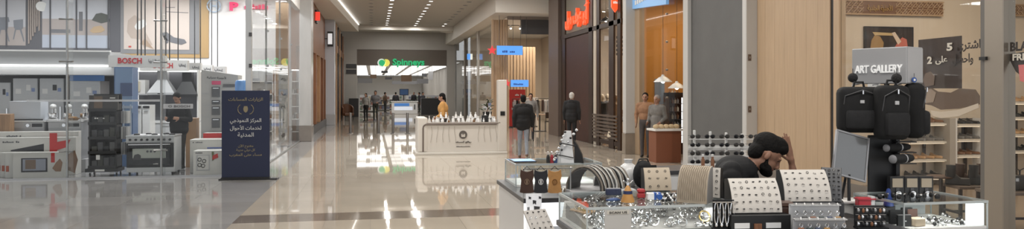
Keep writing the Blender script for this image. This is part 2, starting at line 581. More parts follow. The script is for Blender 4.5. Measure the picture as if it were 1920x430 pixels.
# --- ceiling
CEIL = mat('ceiling_paint', (.50, .48, .445), .8)
ceil = struct(MB().box(-18, 17, -3, 54.6, 6.0, 6.2).build('ceiling', CEIL))
SOFF = mat('soffit_paint', (.66, .63, .58), .7)
bulk = sroot('trim_1')
MB().prism([(LX, 18), (-2.36, 18), (-1.73, 31), (-.85, 47.6), (-1.85, 47.6), (LX, 40)], 5.5, 5.998, 'XY').build('soffit', SOFF, bulk)
MB().tube([(-2.36, 18, 5.93), (-1.70, 31, 5.93), (-.82, 47.55, 5.93)], .02, 6).build('cove_light_strip', LEDW, bulk)
bulk2 = sroot('trim_2')
MB().prism([(5.2, 54), (5.2, 31.6), (10, 31.6), (10, 34), (6.0, 34), (6.0, 54)], 5.15, 5.998, 'XY').build('bulkhead', SOFF, bulk2)
MB().box(-1.85, 5.9, 48.6, 49.2, 5.72, 5.998).build('cross_beam', SOFF, bulk2)
MB().box(5.25, 5.3, 30.6, 31.58, 5.9, 5.95).build('rail', LGREY, bulk2)
# --- supermarket end wall
ew = sroot('wall_far')
SPW = mat('storefront_grey', (.48, .465, .44), .6)
bx('upper_wall', SPW, ew, -2.6, 6.2, 54, 54.5, 4.75, 6.0)
bx('pier', SPW, ew, -1.95, -1.07, 53.9, 54.5, 0, 4.75)
bx('pier', SPW, ew, 5.3, 5.95, 53.9, 54.5, 0, 4.75)
bx('fascia', mat('taupe_fascia', (.17, .145, .125), .55), ew, -1.07, 5.3, 54.05, 54.4, 3.62, 4.75)
bx('louvre', DGREY, ew, -1.8, -1.1, 53.86, 53.9, 3.0, 3.3)
bx('louvre', DGREY, ew, -1.8, -1.1, 53.86, 53.9, 3.4, 3.7)
bx('side_wall', SPW, ew, -2.2, -2.0, 54.5, 102, 0, 3.9)
bx('side_wall', SPW, ew, 6.6, 6.8, 54.5, 102, 0, 3.9)
bx('back_wall', mat('market_wall', (.78, .77, .75), .6), ew, -2.2, 6.8, 102, 102.2, 0, 3.9)
bx('market_ceiling', WHITE, ew, -2.2, 6.8, 54.5, 102, 3.95, 4.05)
# --- walls of the appliance shop
struct(bx('wall_left', WHITE, None, -17, -2.55, 33, 33.2, 0, 6))
struct(bx('wall_left_side', WHITE, None, -17.2, -17, 16, 33, 0, 6))
# --- left shopfronts beyond
lf = sroot('wall_left_corridor')
MARB = mat('grey_marble', (.42, .41, .40), .25, noise=.12, nscale=2, stretch=(1, 1, .3))
BLUEW = mat('cool_white_panel', (.56, .60, .68), .3)
def column(parent, x0, x1, y0, y1, m, mb, hb=.55, top=5.5, nm='column'):
    bx(nm, m, parent, x0, x1, y0, y1, hb, top, bev=.012)
    bx(nm + '_base', mb, parent, x0 - .015, x1 + .015, y0 - .015, y1 + .015, 0, hb, bev=.008)
column(lf, -2.5, -2.1, 27, 27.9, MARB, mat('column_base', (.20, .175, .155), .2, noise=.1, nscale=3))
column(lf, -2.5, -1.93, 40, 40.9, BLUEW, mat('pale_base', (.45, .46, .48), .25))
bx('return_wall', REDW, lf, -2.9, -2.7, 27.9, 40, 0, 5.5)
bx('wood_header', REDW, lf, -2.7, -2.42, 27.9, 40, 3.4, 5.5)
for yy in (31.2, 33.2, 35.6, 38.0, 39.6):
    bx('wood_post', REDW if yy != 35.6 else WOOD, lf, -2.7, -2.38, yy, yy + .4, 0, 3.4)
bx('stone_plinth', mat('dark_plinth', (.05, .045, .04), .3), lf, -2.7, -2.35, 27.9, 40, 0, .35)
for k in range(5):
    bx('lit_shelf', mat('warm_lit', (1, .8, .55), .5, emit=1.2), lf, -2.72, -2.66, 34.0 + .1, 35.4, .8 + k * .45, .84 + k * .45)
bx('return_wall', DKBROWN, lf, -2.6, -2.3, 40.9, 54, 0, 5.5)
for yy, m in ((41.2, WOOD), (43.4, DKBROWN), (45.6, WOOD), (48, DKBROWN), (50.4, REDW), (52.4, MARB)):
    bx('shopfront_post', m, lf, -2.3, -1.88, yy, yy + .7, 0, 5.4)
    bx('shop_pane', GLD, lf, -2.15, -2.13, yy + .7, yy + 2.0, 0, 3.4)
bx('shopfront_header', REDW, lf, -2.3, -1.9, 40.9, 54, 3.9, 4.3)
# --- right: boutique with wood slats
rf = sroot('wall_right_boutique')
GREYCOL = mat('taupe_column', (.27, .235, .205), .5)
for yy in (36.0, 41.5, 47.5, 53.2):
    bx('mullion', MARB if yy != 47.5 else GREYCOL, rf, 5.8, 5.92 + (.1 if yy == 47.5 else 0), yy, yy + .35, 0, 5.15)
for y0, y1 in ((36.35, 41.5), (41.85, 47.5), (47.85, 53.2)):
    bx('pane', GL, rf, 5.85, 5.865, y0, y1, 0, 5.15)
bx('dark_fascia', mat('charcoal_fascia', (.055, .055, .06), .5), rf, 6.62, 8.6, 33.0, 33.2, 4.35, 5.0)
bx('header_beam', GREYCOL, rf, 6.0, 9.2, 33.05, 33.25, 5.0, 5.15)
bx('side_wall', mat('warm_wall', (.60, .52, .43), .6), rf, 10.5, 10.7, 33, 54, 0, 5.15)
bx('back_wall', mat('warm_wall', (.60, .52, .43), .6), rf, 6.0, 10.6, 46, 46.2, 0, 5.15)
bx('boutique_ceiling', WHITE, rf, 6.0, 10.6, 33.3, 46, 5.1, 5.15)
slat = MB().box(-.055, .055, -.04, .04, 0, 5.0, bev=.008).mesh('slat', PALEWOOD)
for i in range(7): put('slat', slat, rf, (5.33 + i * .105, 33.25 + .10 * math.sin(i * .9), 0), (0, 0, .12 * i))
slat2 = MB().box(-.07, .07, -.035, .035, 0, 4.1, bev=.008).mesh('slat', PALEWOOD)
for i in range(10): put('slat', slat2, rf, (6.85 + i * .17, 38.5, 0))
bx('backdrop', mat('tan_backdrop', (.40, .27, .16), .6), rf, 6.6, 8.5, 38.7, 38.8, 0, 4.1)
bx('white_plinth_wall', WHITE, rf, 6.9, 8.4, 37.6, 37.7, 0, 1.45)
# --- right: brown framed shop
bf = sroot('wall_right_brown_shop')
def seg(name, m, ua, ub, z0, z1, x0=RX - .02, x1=RX + .16):
    ya, yb = yu(ub, RX), yu(ua, RX)
    return bx(name, m, bf, x0, x1, ya, yb, z0, z1)
seg('pilaster', mat('taupe_pilaster', (.115, .085, .07), .5), 1034, 1052, 0, 6, RX - .12)
seg('pilaster', DKBROWN, 1053, 1060, 0, 6)
seg('maroon_wall', MAROON, 1060, 1104, 0, 3.75, RX + .02)
seg('sign_backing', mat('olive_grey_sign', (.17, .155, .12), .5), 1060, 1106, 3.95, 5.9, RX + .03)
seg('transom', DKBROWN, 1052, 1166, 3.78, 3.92, RX - .03)
for a, c in ((1105, 1112), (1120, 1125), (1143, 1152), (1159, 1165)):
    seg('mullion', DKBROWN, a, c, 0, 6, RX - .03, RX + .03)
for a, c in ((1112, 1120), (1125, 1143), (1152, 1159)):
    seg('pane', GL, a, c, 0, 6, RX + .03, RX + .045)
seg('mullion', mat('cream_mullion', (.5, .45, .38), .4), 1112.5, 1117, 0, 6, RX + .0, RX + .03)
seg('low_rail', DKBROWN, 1112, 1160, .1, .22)
for k in range(7): seg('barrier_slat', mat('bronze_slat', (.10, .075, .06), .4), 1114, 1160, .30 + k * .11, .36 + k * .11, RX - .06, RX - .02)
bx('back_wall', mat('cream_back', (.55, .48, .40), .6), bf, 11.5, 11.7, 20.5, 31, 0, 5.2)
bx('rear_wall', mat('cream_back', (.55, .48, .40), .6), bf, RX + .3, 11.6, 31, 31.2, 0, 5.2)
bx('shop_ceiling', WHITE, bf, RX + .2, 11.6, 20.6, 31, 5.2, 5.3)
for k in range(5):
    bx('louvre_bar', DGREY, bf, RX + .7, RX + 2.2, 23.6, 23.7, 2.95 + k * .14, 3.03 + k * .14)
# --- white pillar
pil = sroot('wall_right_pillar')
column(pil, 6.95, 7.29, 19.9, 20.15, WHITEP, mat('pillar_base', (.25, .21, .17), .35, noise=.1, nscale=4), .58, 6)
# --- orange shop
of = sroot('wall_right_orange_shop')
ORANGE = mat('orange_wall', (.58, .27, .06), .55)
bx('partition', ORANGE, of, RX + .1, 12, 20.5, 20.6, 0, 5)
bx('side_wall', ORANGE, of, 12, 12.1, 15.5, 20.6, 0, 5)
bx('shop_ceiling', mat('amber_ceiling', (.55, .36, .18), .6), of, RX + .15, 12, 16.4, 20.5, 4.5, 4.6)
y0, y1 = yu(1284, RX), 19.9
ym = yu(1250, RX)
bx('pane', GL, of, RX, RX + .015, y0, ym - .01, 0, 4.4)
bx('pane', GL, of, RX, RX + .015, ym + .01, y1, 0, 4.4)
bx('jamb', mat('tan_jamb', (.36, .26, .17), .5), of, RX - .03, RX + .12, y1 - .35, y1, 0, 4.5)
for zz in (.9, 1.6, 2.3, 3.0, 3.7):
    MB().cyl((RX - .02, ym, zz), (RX + .03, ym, zz), .025, n=8).build('glass_fitting', GREYM, of)
bx('back_partition', ORANGE, of, RX + .1, 9, 15.6, 15.7, 0, 5)
# --- grey bay, white pilasters
gb = sroot('wall_right_grey_bay')
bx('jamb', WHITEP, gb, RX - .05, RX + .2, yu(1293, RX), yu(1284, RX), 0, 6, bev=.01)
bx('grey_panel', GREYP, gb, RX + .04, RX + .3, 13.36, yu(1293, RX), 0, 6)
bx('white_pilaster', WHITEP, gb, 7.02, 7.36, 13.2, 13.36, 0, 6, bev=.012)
bx('pilaster_shaded_edge', mat('pilaster_shade_tone', (.46, .45, .435), .5), gb, 7.36, 7.44, 13.26, 13.36, 0, 6)  # darker tone paints in the shading on the pilaster's right edge
# --- wooden wall, joints between boards
ww = sroot('wall_right_wood')
ya, yb = yu(1556, RX), 13.24
nb = 7
for i in range(nb):
    bx('board', PALEWOOD, ww, RX, RX + .12, ya + (yb - ya) * i / nb + .002, ya + (yb - ya) * (i + 1) / nb - .002, 0, 6)
bx('dark_gap', BLACK, ww, RX + .02, RX + .1, yu(1562, RX), ya, 0, 6)
bx('board', PALEWOOD, ww, RX, RX + .12, yu(1573, RX), yu(1562.5, RX), 0, 6)
# --- shoe shop
sf = sroot('wall_right_shoe_shop')
CREAMW = mat('cream_shop_wall', (.60, .515, .41), .55)
SY = 12.5
bx('back_wall', CREAMW, sf, RX + .12, 14, SY, SY + .1, 0, 5)
bx('side_wall', CREAMW, sf, 14, 14.1, 4, SY, 0, 5)
bx('shop_ceiling', CREAMW, sf, RX + .1, 14, 4, SY, 4.6, 4.7)
yp = yu(1720, RX)
pa, pb = yu(1886, RX), yu(1850, RX)
bx('pane', GL, sf, RX + .03, RX + .045, yp + .008, yu(1573, RX), 0, 4.6)
bx('pane', GL, sf, RX + .03, RX + .045, pb, yp - .008, 0, 4.6)
bx('pane', GL, sf, RX + .03, RX + .045, 4.2, pa, 0, 4.6)
POST = mat('champagne_post', (.30, .26, .215), .3, .5)
bx('post', POST, sf, RX - .04, RX + .14, pa, pb, 0, 5, bev=.01)
bx('post_edge', mat('dark_seal', (.12, .11, .10), .4), sf, RX - .03, RX + .05, pb, pb + .06, 0, 5)
bx('door_lock', BLACK, sf, RX - .07, RX - .04, (pa + pb) / 2 + .08, (pa + pb) / 2 + .18, zp(110, RX, pb) - .02, zp(110, RX, pb) + .02)

# ================================================================ APPLIANCE SHOP FRONT GLASS
gw = sroot('window_1')
xs = [xu(-70, GY), xu(124, GY), xu(301, GY), LX]
for a, c in zip(xs[:-1], xs[1:]):
    bx('pane', GL, gw, a + .006, c - .006, GY, GY + .014, .02, 4.6)
for x in xs[1:3]:
    bx('glass_fin', GL, gw, x - .008, x + .008, GY + .02, GY + .35, .02, 4.6)
    MB().cyl((x, GY + .05, 0), (x, GY + .05, 4.6), .022, n=10).build('post', GREYM, gw, smooth=True)
    for zz in (.55, 2.35, 3.2):
        mb = MB()
        for sx in (-1, 1):
            mb.cyl((x, GY + .04, zz), (x + sx * .13, GY - .015, zz), .012, .018, 8)
        mb.build('spider_fitting', GREYM, gw)
bx('floor_channel', GREYM, gw, xs[0], LX, GY - .02, GY + .03, 0, .03)
bx('corner_post', mat('pale_aluminium', (.55, .56, .57), .35, .4), gw, LX - .09, LX + .03, GY - .03, GY + .1, 0, 5.5, bev=.01)
for zz in (1.6, 2.25, 2.9): bx('corner_clip', DGREY, gw, LX - .02, LX + .04, GY - .05, GY - .03, zz, zz + .08)
g2 = sroot('window_2')
ys = [GY + .12, 18.9, 21.6, 24.3, 27]
for a, c in zip(ys[:-1], ys[1:]):
    bx('pane', GL, g2, LX - .007, LX + .007, a + .006, c - .006, .02, 4.6)
for y in ys[1:4]:
    bx('post', mat('pale_aluminium', (.55, .56, .57), .35, .4), g2, LX - .05, LX - .01, y - .02, y + .02, 0, 4.6)
    for zz in (.55, 1.5, 2.35, 3.2): bx('clip', GREYM, g2, LX - .01, LX + .03, y - .05, y + .05, zz, zz + .05)
bx('floor_channel', GREYM, g2, LX - .03, LX + .03, GY, 27, 0, .03)
bx('head_beam', WHITE, g2, LX - .15, LX + .02, GY, 27, 4.6, 5.5)
# ================================================================ APPLIANCE SHOP
def rect(name, m, parent, u0, u1, v0, v1, Y, th=.02, back=False):
    """upright panel facing the camera side at depth Y, thickness th"""
    a, c = xu(u0, Y), xu(u1, Y)
    xm = (a + c) / 2
    return bx(name, m, parent, a, c, Y, Y + th, zp(v1, xm, Y), zp(v0, xm, Y))
def P3(u, v, Y):
    x = xu(u, Y)
    return Vector((x, Y, zp(v, x, Y)))
def lines(name, m, parent, Y, segs, r):
    mb = MB()
    for a, c in segs: mb.cyl(P3(*a, Y), P3(*c, Y), r, n=5)
    return mb.build(name, m, parent)
def blob(name, m, parent, Y, pts, th=.006):
    return MB().prism([(P3(u, v, Y).x, P3(u, v, Y).z) for u, v in pts], Y, Y + th).build(name, m, parent)
PB = 32.95
def scribble(parent, m, loc, wd, ht, n, th=.004):
    """a line of print too small to read: short uneven strokes"""
    mb = MB()
    x, y, z = loc
    st = wd / n
    for i in range(n):
        if random.random() < .14: continue
        a = x - wd / 2 + i * st
        hh = ht * random.uniform(.55, 1)
        mb.box(a, a + st * .72, y, y + th, z - ht / 2, z - ht / 2 + hh)
    o = mb.build('printed_line', m, parent)
    o['kind'] = 'stuff'
    return o
# big printed pictures on the rear wall
pic = wthing('wall_picture', 'wide grey wall picture of a dining room, left of the wooden slat strip', 'picture', P3(20, 93, PB))
rect('frame', mat('print_dark', (.085, .085, .095), .6), pic, -70, 50, -40, 93, PB, .04)
rect('print', mat('print_pale', (.40, .40, .42), .6), pic, -70, 48, -40, 85, PB - .012, .012)
rect('printed_floor', mat('print_floor', (.33, .29, .27), .6), pic, -70, 48, 50, 85, PB - .016, .004)
blob('printed_table', mat('print_grey', (.16, .17, .19), .6), pic, PB - .022, [(-40, 34), (16, 32), (18, 41), (-40, 44)])
for cx in (6, 34):
    blob('printed_chair', mat('print_grey', (.16, .17, .19), .6), pic, PB - .028, [(cx - 9, 38), (cx + 9, 36), (cx + 9, 53), (cx + 6, 55), (cx + 12, 78), (cx + 10, 78), (cx + 3, 56), (cx - 4, 56), (cx - 8, 74), (cx - 10, 74), (cx - 6, 54), (cx - 8, 52)])
lines('printed_mullion', mat('print_dark', (.085, .085, .095), .6), pic, PB - .03, [((12, -40), (12, 88))], .03)
sl = wthing('slat_panel', 'dark wall strip with stepped pale wooden slats between two pictures', 'wall panel', P3(64, 93, PB))
rect('backing', mat('print_dark', (.085, .085, .095), .6), sl, 50, 77, -40, 93, PB, .04)
for k in range(6):
    rect('slat', mat('slat_taupe', (.30, .25, .22), .6), sl, 52.5 + k * 3.9, 54.8 + k * 3.9, -40, 82 - 7 * k if k < 4 else 50 + 8 * (k - 4), PB - .05, .05)
pic = wthing('wall_picture', 'wide wall picture of a lounge terrace behind tall windows', 'picture', P3(140, 93, PB))
rect('frame', mat('print_dark', (.085, .085, .095), .6), pic, 77, 232, -40, 97, PB, .04)
rect('print', mat('print_pale2', (.45, .46, .49), .6), pic, 79, 205, -40, 90, PB - .012, .012)
rect('printed_floor', mat('print_floor', (.33, .29, .27), .6), pic, 79, 205, 36, 66, PB - .016, .004)
rect('printed_step', mat('print_bluegrey', (.36, .39, .45), .6), pic, 79, 205, 66, 90, PB - .016, .004)
rect('printed_sofa', mat('print_dark2', (.13, .13, .14), .6), pic, 96, 132, 55, 62, PB - .02, .004)
rect('printed_lamp', mat('print_dark2', (.13, .13, .14), .6), pic, 148, 155, 22, 58, PB - .02, .004)
blob('printed_plant', mat('print_green', (.07, .075, .065), .6), pic, PB - .022, [(172, 38), (180, 26), (190, 24), (203, 28), (206, 40), (190, 44)])
blob('printed_cushion', mat('print_tan', (.42, .30, .18), .6), pic, PB - .024, [(168, 58), (176, 50), (190, 48), (197, 56), (190, 61), (174, 62)])
MB().cyl(P3(78, 12, PB - .06), P3(78, 12, PB - .02), .2, n=20).build('printed_globe', mat('print_white', (.62, .62, .60), .6), pic)
lines('printed_mullion', mat('print_dark', (.085, .085, .095), .6), pic, PB - .03, [((u, -40), (u, 92)) for u in (94, 143, 162, 203)], .03)
pic = wthing('wall_picture', 'beige wall picture of flying pans in a gilded wooden frame', 'picture', P3(310, 108, PB))
rect('frame', mat('gilt_wood', (.40, .26, .11), .5), pic, 226, 391, -40, 108, PB, .06)
rect('mount', mat('print_mount', (.20, .20, .205), .6), pic, 226, 374, -40, 101, PB - .015, .015)
rect('print', mat('print_beige', (.52, .45, .40), .6), pic, 232, 355, -40, 93, PB - .03, .015)
blob('printed_dust', mat('print_dust', (.40, .33, .28), .6), pic, PB - .036, [(238, 60), (240, 38), (252, 28), (270, 40), (272, 58), (286, 84), (270, 90), (262, 74), (246, 72)])
blob('printed_plate', mat('print_white', (.62, .62, .60), .6), pic, PB - .042, [(252, 50), (258, 40), (272, 36), (275, 46), (266, 54), (256, 56)])
blob('printed_fan', mat('print_tan2', (.33, .24, .17), .6), pic, PB - .042, [(262, 82), (272, 72), (288, 92)])
blob('printed_pan', mat('print_dark2', (.13, .13, .14), .6), pic, PB - .044, [(303, 62), (312, 60), (326, 70), (346, 74), (350, 80), (340, 84), (322, 80), (308, 74)])
blob('printed_figure', mat('print_dark2', (.13, .13, .14), .6), pic, PB - .044, [(306, 68), (310, 66), (316, 80), (312, 82)])
blob('printed_seal', mat('print_red', (.45, .06, .05), .6), pic, PB - .044, [(241, 86), (246, 86), (246, 89), (241, 89)])
lines('printed_caption', mat('print_dark2', (.13, .13, .14), .6), pic, PB - .034, [((311, 14), (328, 14)), ((312, 22), (353, 24))], .012)
em = wthing('wall_emblem', 'pale blue round emblem on the white shop wall', 'sign', P3(401, 22, PB))
c = P3(401, 11, PB - .02)
LB = mat('pale_blue_print', (.50, .60, .72), .5)
MB().tube([c + Vector((math.cos(a) * .26, 0, math.sin(a) * .26)) for a in [k * math.pi / 12 for k in range(24)]], .03, 6, True).build('ring', LB, em)
MB().box(c.x - .14, c.x - .10, c.y, c.y + .03, c.z - .15, c.z + .15).box(c.x + .10, c.x + .14, c.y, c.y + .03, c.z - .15, c.z + .15).box(c.x - .1, c.x + .1, c.y, c.y + .03, c.z - .03, c.z + .03).build('armature_mark', LB, em)
em = wthing('wall_lettering', 'pink red lettering high on the white shop wall beside the corner', 'sign', P3(450, 22, PB))
PINK = mat('pink_letters', (.85, .05, .16), .4, emit=.35)
text('P', .36, .36, PINK, em, P3(439, 12, PB - .04), depth=.06, bold=.05)
scribble(em, PINK, P3(475, 12, PB - .04), 1.25, .22, 9, .05)
# suspension cables and hanging header boards
HEADM = mat('header_white', (.63, .62, .60), .5)
REDL = mat('red_letters', (.50, .03, .035), .5)
GRYL = mat('grey_letters', (.10, .10, .11), .5)
heads = [(203, 309, 104, 126, 19.5, 'nearest, with full red lettering and grey script'), (262, 351, 113, 133, 22.5, 'second in the receding row'),
         (312, 376, 118, 136, 25.3, 'third in the receding row'), (350, 398, 122, 137, 28.0, 'fourth in the receding row'), (372, 423, 125, 139, 30.5, 'last in the receding row')]
for k, (a, c, v0, v1, Y, nm) in enumerate(heads):
    hb = wthing('hanging_header_board', 'white hanging header board, ' + nm, 'sign board', P3((a + c) / 2, v1, Y), 'header boards over the kitchen displays')
    rect('board', HEADM, hb, a, c, v0, v1, Y, .25)
    wz = P3(a, v0, Y).z - P3(a, v1, Y).z
    uc = a + (c - a) * .37 if k == 0 else c - 34
    wdt = xu(266, 19.5) - xu(221, 19.5)
    if k == 0:
        text('BOSCH', wdt, wz * .5, REDL, hb, P3(243.5, (v0 + v1) / 2 - 1, Y - .006), bold=.03)
        text('إيطاليا ريبا', xu(300, Y) - xu(279, Y), wz * .35, GRYL, hb, P3(289, (v0 + v1) / 2, Y - .006), bold=.02)
    elif k < 4:
        text('BOSCH', wdt * .95, wz * .5, REDL, hb, P3(uc - 14 + 3 * k, (v0 + v1) / 2, Y - .006), bold=.03)
        text('إيطاليا', (xu(347, Y) - xu(332, Y)) * .9, wz * .35, GRYL, hb, P3(c - 9, (v0 + v1) / 2, Y - .006), bold=.02)
    else: text('إيطاليا', xu(418, Y) - xu(402, Y), wz * .4, GRYL, hb, P3(410, (v0 + v1) / 2, Y - .006), bold=.02)
    for uu in {0: (258, 265, 292), 1: (272, 311, 318), 2: (334, 318), 3: (365, 376), 4: (397, 408)}[k]:
        MB().cyl(P3(uu, v0, Y + .1), P3(uu, v0, Y + .1) + Vector((0, 0, 6 - P3(uu, v0, Y).z)), .017, n=5).build('cable', BLACK, hb)
# light canopy over the fridges
cn = wthing('fridge_canopy', 'long white lit canopy above the row of fridges', 'canopy', P3(90, 140, 19.6))
rect('fascia', mat('canopy_grey', (.46, .47, .48), .5), cn, -70, 206, 96, 122, 19.6, 1.6)
rect('lit_underside', mat('canopy_lit_white', (.70, .71, .72), .45), cn, -70, 215, 124, 140, 19.7, 1.5)  # whiter tone paints in the light on the canopy's underside
rect('light_strip', LEDW, cn, -70, 206, 121.5, 124.5, 19.58, .05)
rect('header_edge', WHITE, cn, -70, 206, 93.5, 96.5, 19.55, .1)
# recess behind the fridges
rc = wthing('display_wall', 'black display wall behind the steel fridges', 'wall panel', P3(100, 210, 21.3))
bx('panel', mat('black_wall', (.018, .018, .02), .5), rc, xu(-70, 21.2), xu(250, 21.2), 21.2, 21.3, 0, 2.6)
pl = tag(bx('platform', LGREY, None, xu(-70, 20), xu(210, 20), 20, 21.15, 0, .2), 'low grey platform carrying the fridges', 'platform')
def fridge(u0, u1, vt, label, k):
    Y = 20.25
    a, c = xu(u0, Y), xu(u1, Y)
    t = wthing('refrigerator', label, 'fridge', ((a + c) / 2, Y + .35, .2), 'steel fridges under the canopy')
    zt = zp(vt, (a + c) / 2, Y)
    sm = STEEL
    bx('body', mat('fridge_side', (.25, .25, .26), .4), t, a, c, Y + .06, Y + .7, .2, zt)
    zs = .2 + (zt - .2) * .36
    d1 = bx('door', sm, t, a, c, Y, Y + .055, zs + .01, zt, bev=.012)
    d2 = bx('door', sm, t, a, c, Y, Y + .055, .22, zs - .01, bev=.012)
    for dd, z0, z1 in ((d1, zs + .08, zs + .5), (d2, zs - .45, zs - .08)):
        bx('handle', CHROME, dd, c - .07, c - .045, Y - .05, Y - .03, z0, z1)
        bx('handle_mount', CHROME, dd, c - .07, c - .045, Y - .05, Y, z0 + .02, z0 + .05)
    w_ = c - a
    if k: bx('energy_label', WHITE, d1, a + w_ * .12, a + w_ * .34, Y - .004, Y, zt - .38, zt - .26)
    bx('badge', WHITE if k % 2 else BLACK, d1, a + w_ * .55, a + w_ * .72, Y - .004, Y, zt - .3, zt - .16)
    bx('badge_blue', mat('sticker_blue', (.2, .26, .45), .5), d1, a + w_ * .76, a + w_ * .9, Y - .004, Y, zt - .33, zt - .24)
    return t
fridge(-12, 19, 155, 'shorter steel fridge at the far left edge under the canopy', 0)
fridge(24, 70, 147, 'steel fridge second from the left under the canopy', 1)
fridge(74, 119, 147, 'steel fridge third from the left under the canopy', 2)
fr4 = fridge(131, 187, 152, 'wide steel fridge under the blue header, right of the glass post', 3)
tag(rect('blue_header_panel', mat('azure_panel', (.05, .20, .52), .4), None, 131, 194, 140, 152, 20.3, .08), 'azure blue header panel above the right fridge', 'panel')
# blue showcase
bs = wthing('blue_showcase', 'tall translucent blue display showcase right of the fridges', 'showcase', P3(231, 300, 18.7))
a, c = xu(214, 18.7), xu(249, 18.7)
bx('body', mat('blue_panel', (.09, .17, .33), .25), bs, a, c, 18.7, 19.1, 0, 2.32)
bx('face', mat('blue_face', (.20, .31, .50), .2), bs, a + .03, c, 18.67, 18.7, 1.25, 2.3)
bx('screen', mat('deep_blue', (.05, .085, .2), .2), bs, a + .15, c, 18.65, 18.67, 1.65, 1.95)
for k in range(3): bx('mullion', mat('pale_blue_bar', (.40, .47, .58), .4), bs, a + .05 + k * .15, a + .08 + k * .15, 18.65, 18.69, .7, 1.45)
bx('rail', mat('pale_blue_bar', (.40, .47, .58), .4), bs, a, c, 18.64, 18.68, 1.36, 1.42)
# washing machines on a plinth
tag(bx('plinth', LGREY, None, xu(-60, 17.7), xu(160, 17.7), 17.72, 18.5, 0, .27), 'grey plinth under the washing machines', 'platform')
def washer(u0, u1, label):
    Y = 17.75
    a, c = xu(u0, Y), xu(u1, Y)
    t = wthing('washing_machine', label, 'washing machine', ((a + c) / 2, Y + .3, .27), 'washing machines behind the cartons')
    bx('body', mat('washer_grey', (.36, .36, .365), .35, .3), t, a, c, Y, Y + .58, .27, 1.09, bev=.012)
    bx('top', mat('washer_top', (.66, .66, .66), .3), t, a - .01, c + .01, Y - .02, Y + .6, 1.09, 1.12)
    p = bx('control_panel', mat('washer_panel', (.42, .42, .42), .3, .3), t, a + .01, c - .01, Y - .015, Y, .96, 1.085)
    w_ = c - a
    bx('display', BLACK, p, a + w_ * .62, a + w_ * .95, Y - .022, Y - .015, .985, 1.06)
    MB().cyl((a + w_ * .5, Y - .05, 1.02), (a + w_ * .5, Y - .015, 1.02), .035, n=14).build('dial', CHROME, p)
    bx('drawer', LGREY, p, a + .03, a + w_ * .35, Y - .02, Y - .015, .975, 1.07)
    cx = (a + c) / 2
    MB().lathe([(.20, 0), (.22, .03), (.17, .05), (.16, .03)], 24, M=Matrix.Translation((cx, Y - .001, .66)) @ Matrix.Rotation(math.pi / 2, 4, 'X')).build('door_ring', CHROME, t, smooth=True)
    MB().ell((cx, Y - .01, .66), (.16, .03, .16)).build('door_glass', mat('dark_glass', (.02, .02, .025), .08), t, smooth=True)
washer(24, 83, 'grey washing machine left of the glass post')
washer(90, 152, 'grey washing machine right of the glass post')
# things standing on and behind the washers
bz = 1.12
def carton(name, label, u0, u1, v0, v1, Y, dp, m, cat='box', z0=None):
    a, c = xu(u0, Y), xu(u1, Y)
    xm = (a + c) / 2
    zb = zp(v1, xm, Y) if z0 is None else z0
    t = wthing(name, label, cat, (xm, Y + dp / 2, zb))
    bx('carton', m, t, a, c, Y, Y + dp, zb, zp(v0, xm, Y), bev=.004)
    return t, a, c, zb, zp(v0, xm, Y)
CARD = mat('white_card', (.62, .61, .58), .55, noise=.04, nscale=3)
t, a, c, z0, z1 = carton('white_box', 'large pale box lying on the left washing machine', 18, 76, 190, 221, 17.95, .4, mat('pale_box', (.56, .59, .64), .4), z0=bz)
bx('dark_base', BLACK, t, a + .1, c + .05, 17.93, 17.95, z0, z0 + .03)
t, a, c, z0, z1 = carton('wooden_crate', 'small plain wooden crate at the left edge of the shop', -12, 19, 214, 252, 17.49, .2, WOOD, 'crate', z0=0)
t.children[0].data = MB().box(a, c, 17.49, 17.69, 0, z1, bev=.01).mesh('carton', WOOD)
# food mixers
def mixer(u, label):
    x = xu(u, 18.0)
    t = thing('stand_mixer', label, 'mixer', (x, 18.05, bz), .3, 'stand mixers on the washing machine')
    MB().box(-.09, .09, -.17, .17, 0, .03, bev=.01).box(-.05, .05, .06, .15, .03, .25, bev=.015).build('base', WHITEG, t)
    MB().ell((0, -.01, .30), (.065, .18, .06)).build('motor_head', WHITEG, t, smooth=True)
    MB().lathe([(.05, .03), (.09, .07), (.105, .16), (.10, .16)], 16, (0, -.07, 0)).build('bowl', CHROME, t, smooth=True)
    MB().cyl((0, -.09, .16), (0, -.09, .25), .012, n=8).build('beater', CHROME, t)
mixer(127, 'white stand mixer on the right washing machine, nearer the glass post')
mixer(157, 'white stand mixer on the right washing machine, nearer the black rack')
mixer(98, 'white stand mixer in front of the third fridge')
brd = thing('bread_basket', 'shallow basket of brown bread on the right washing machine', 'basket', (xu(136, 17.85), 17.85, bz))
MB().lathe([(.10, 0), (.15, .05), (.14, .05), (.09, .015)], 18).build('bowl', mat('wicker', (.25, .15, .07), .7), brd)
for k in range(4): MB().ell((.05 * math.cos(k * 1.6), .05 * math.sin(k * 1.6), .055), (.055, .03, .03)).build('loaf', mat('bread', (.35, .2, .08), .7), brd, smooth=True)
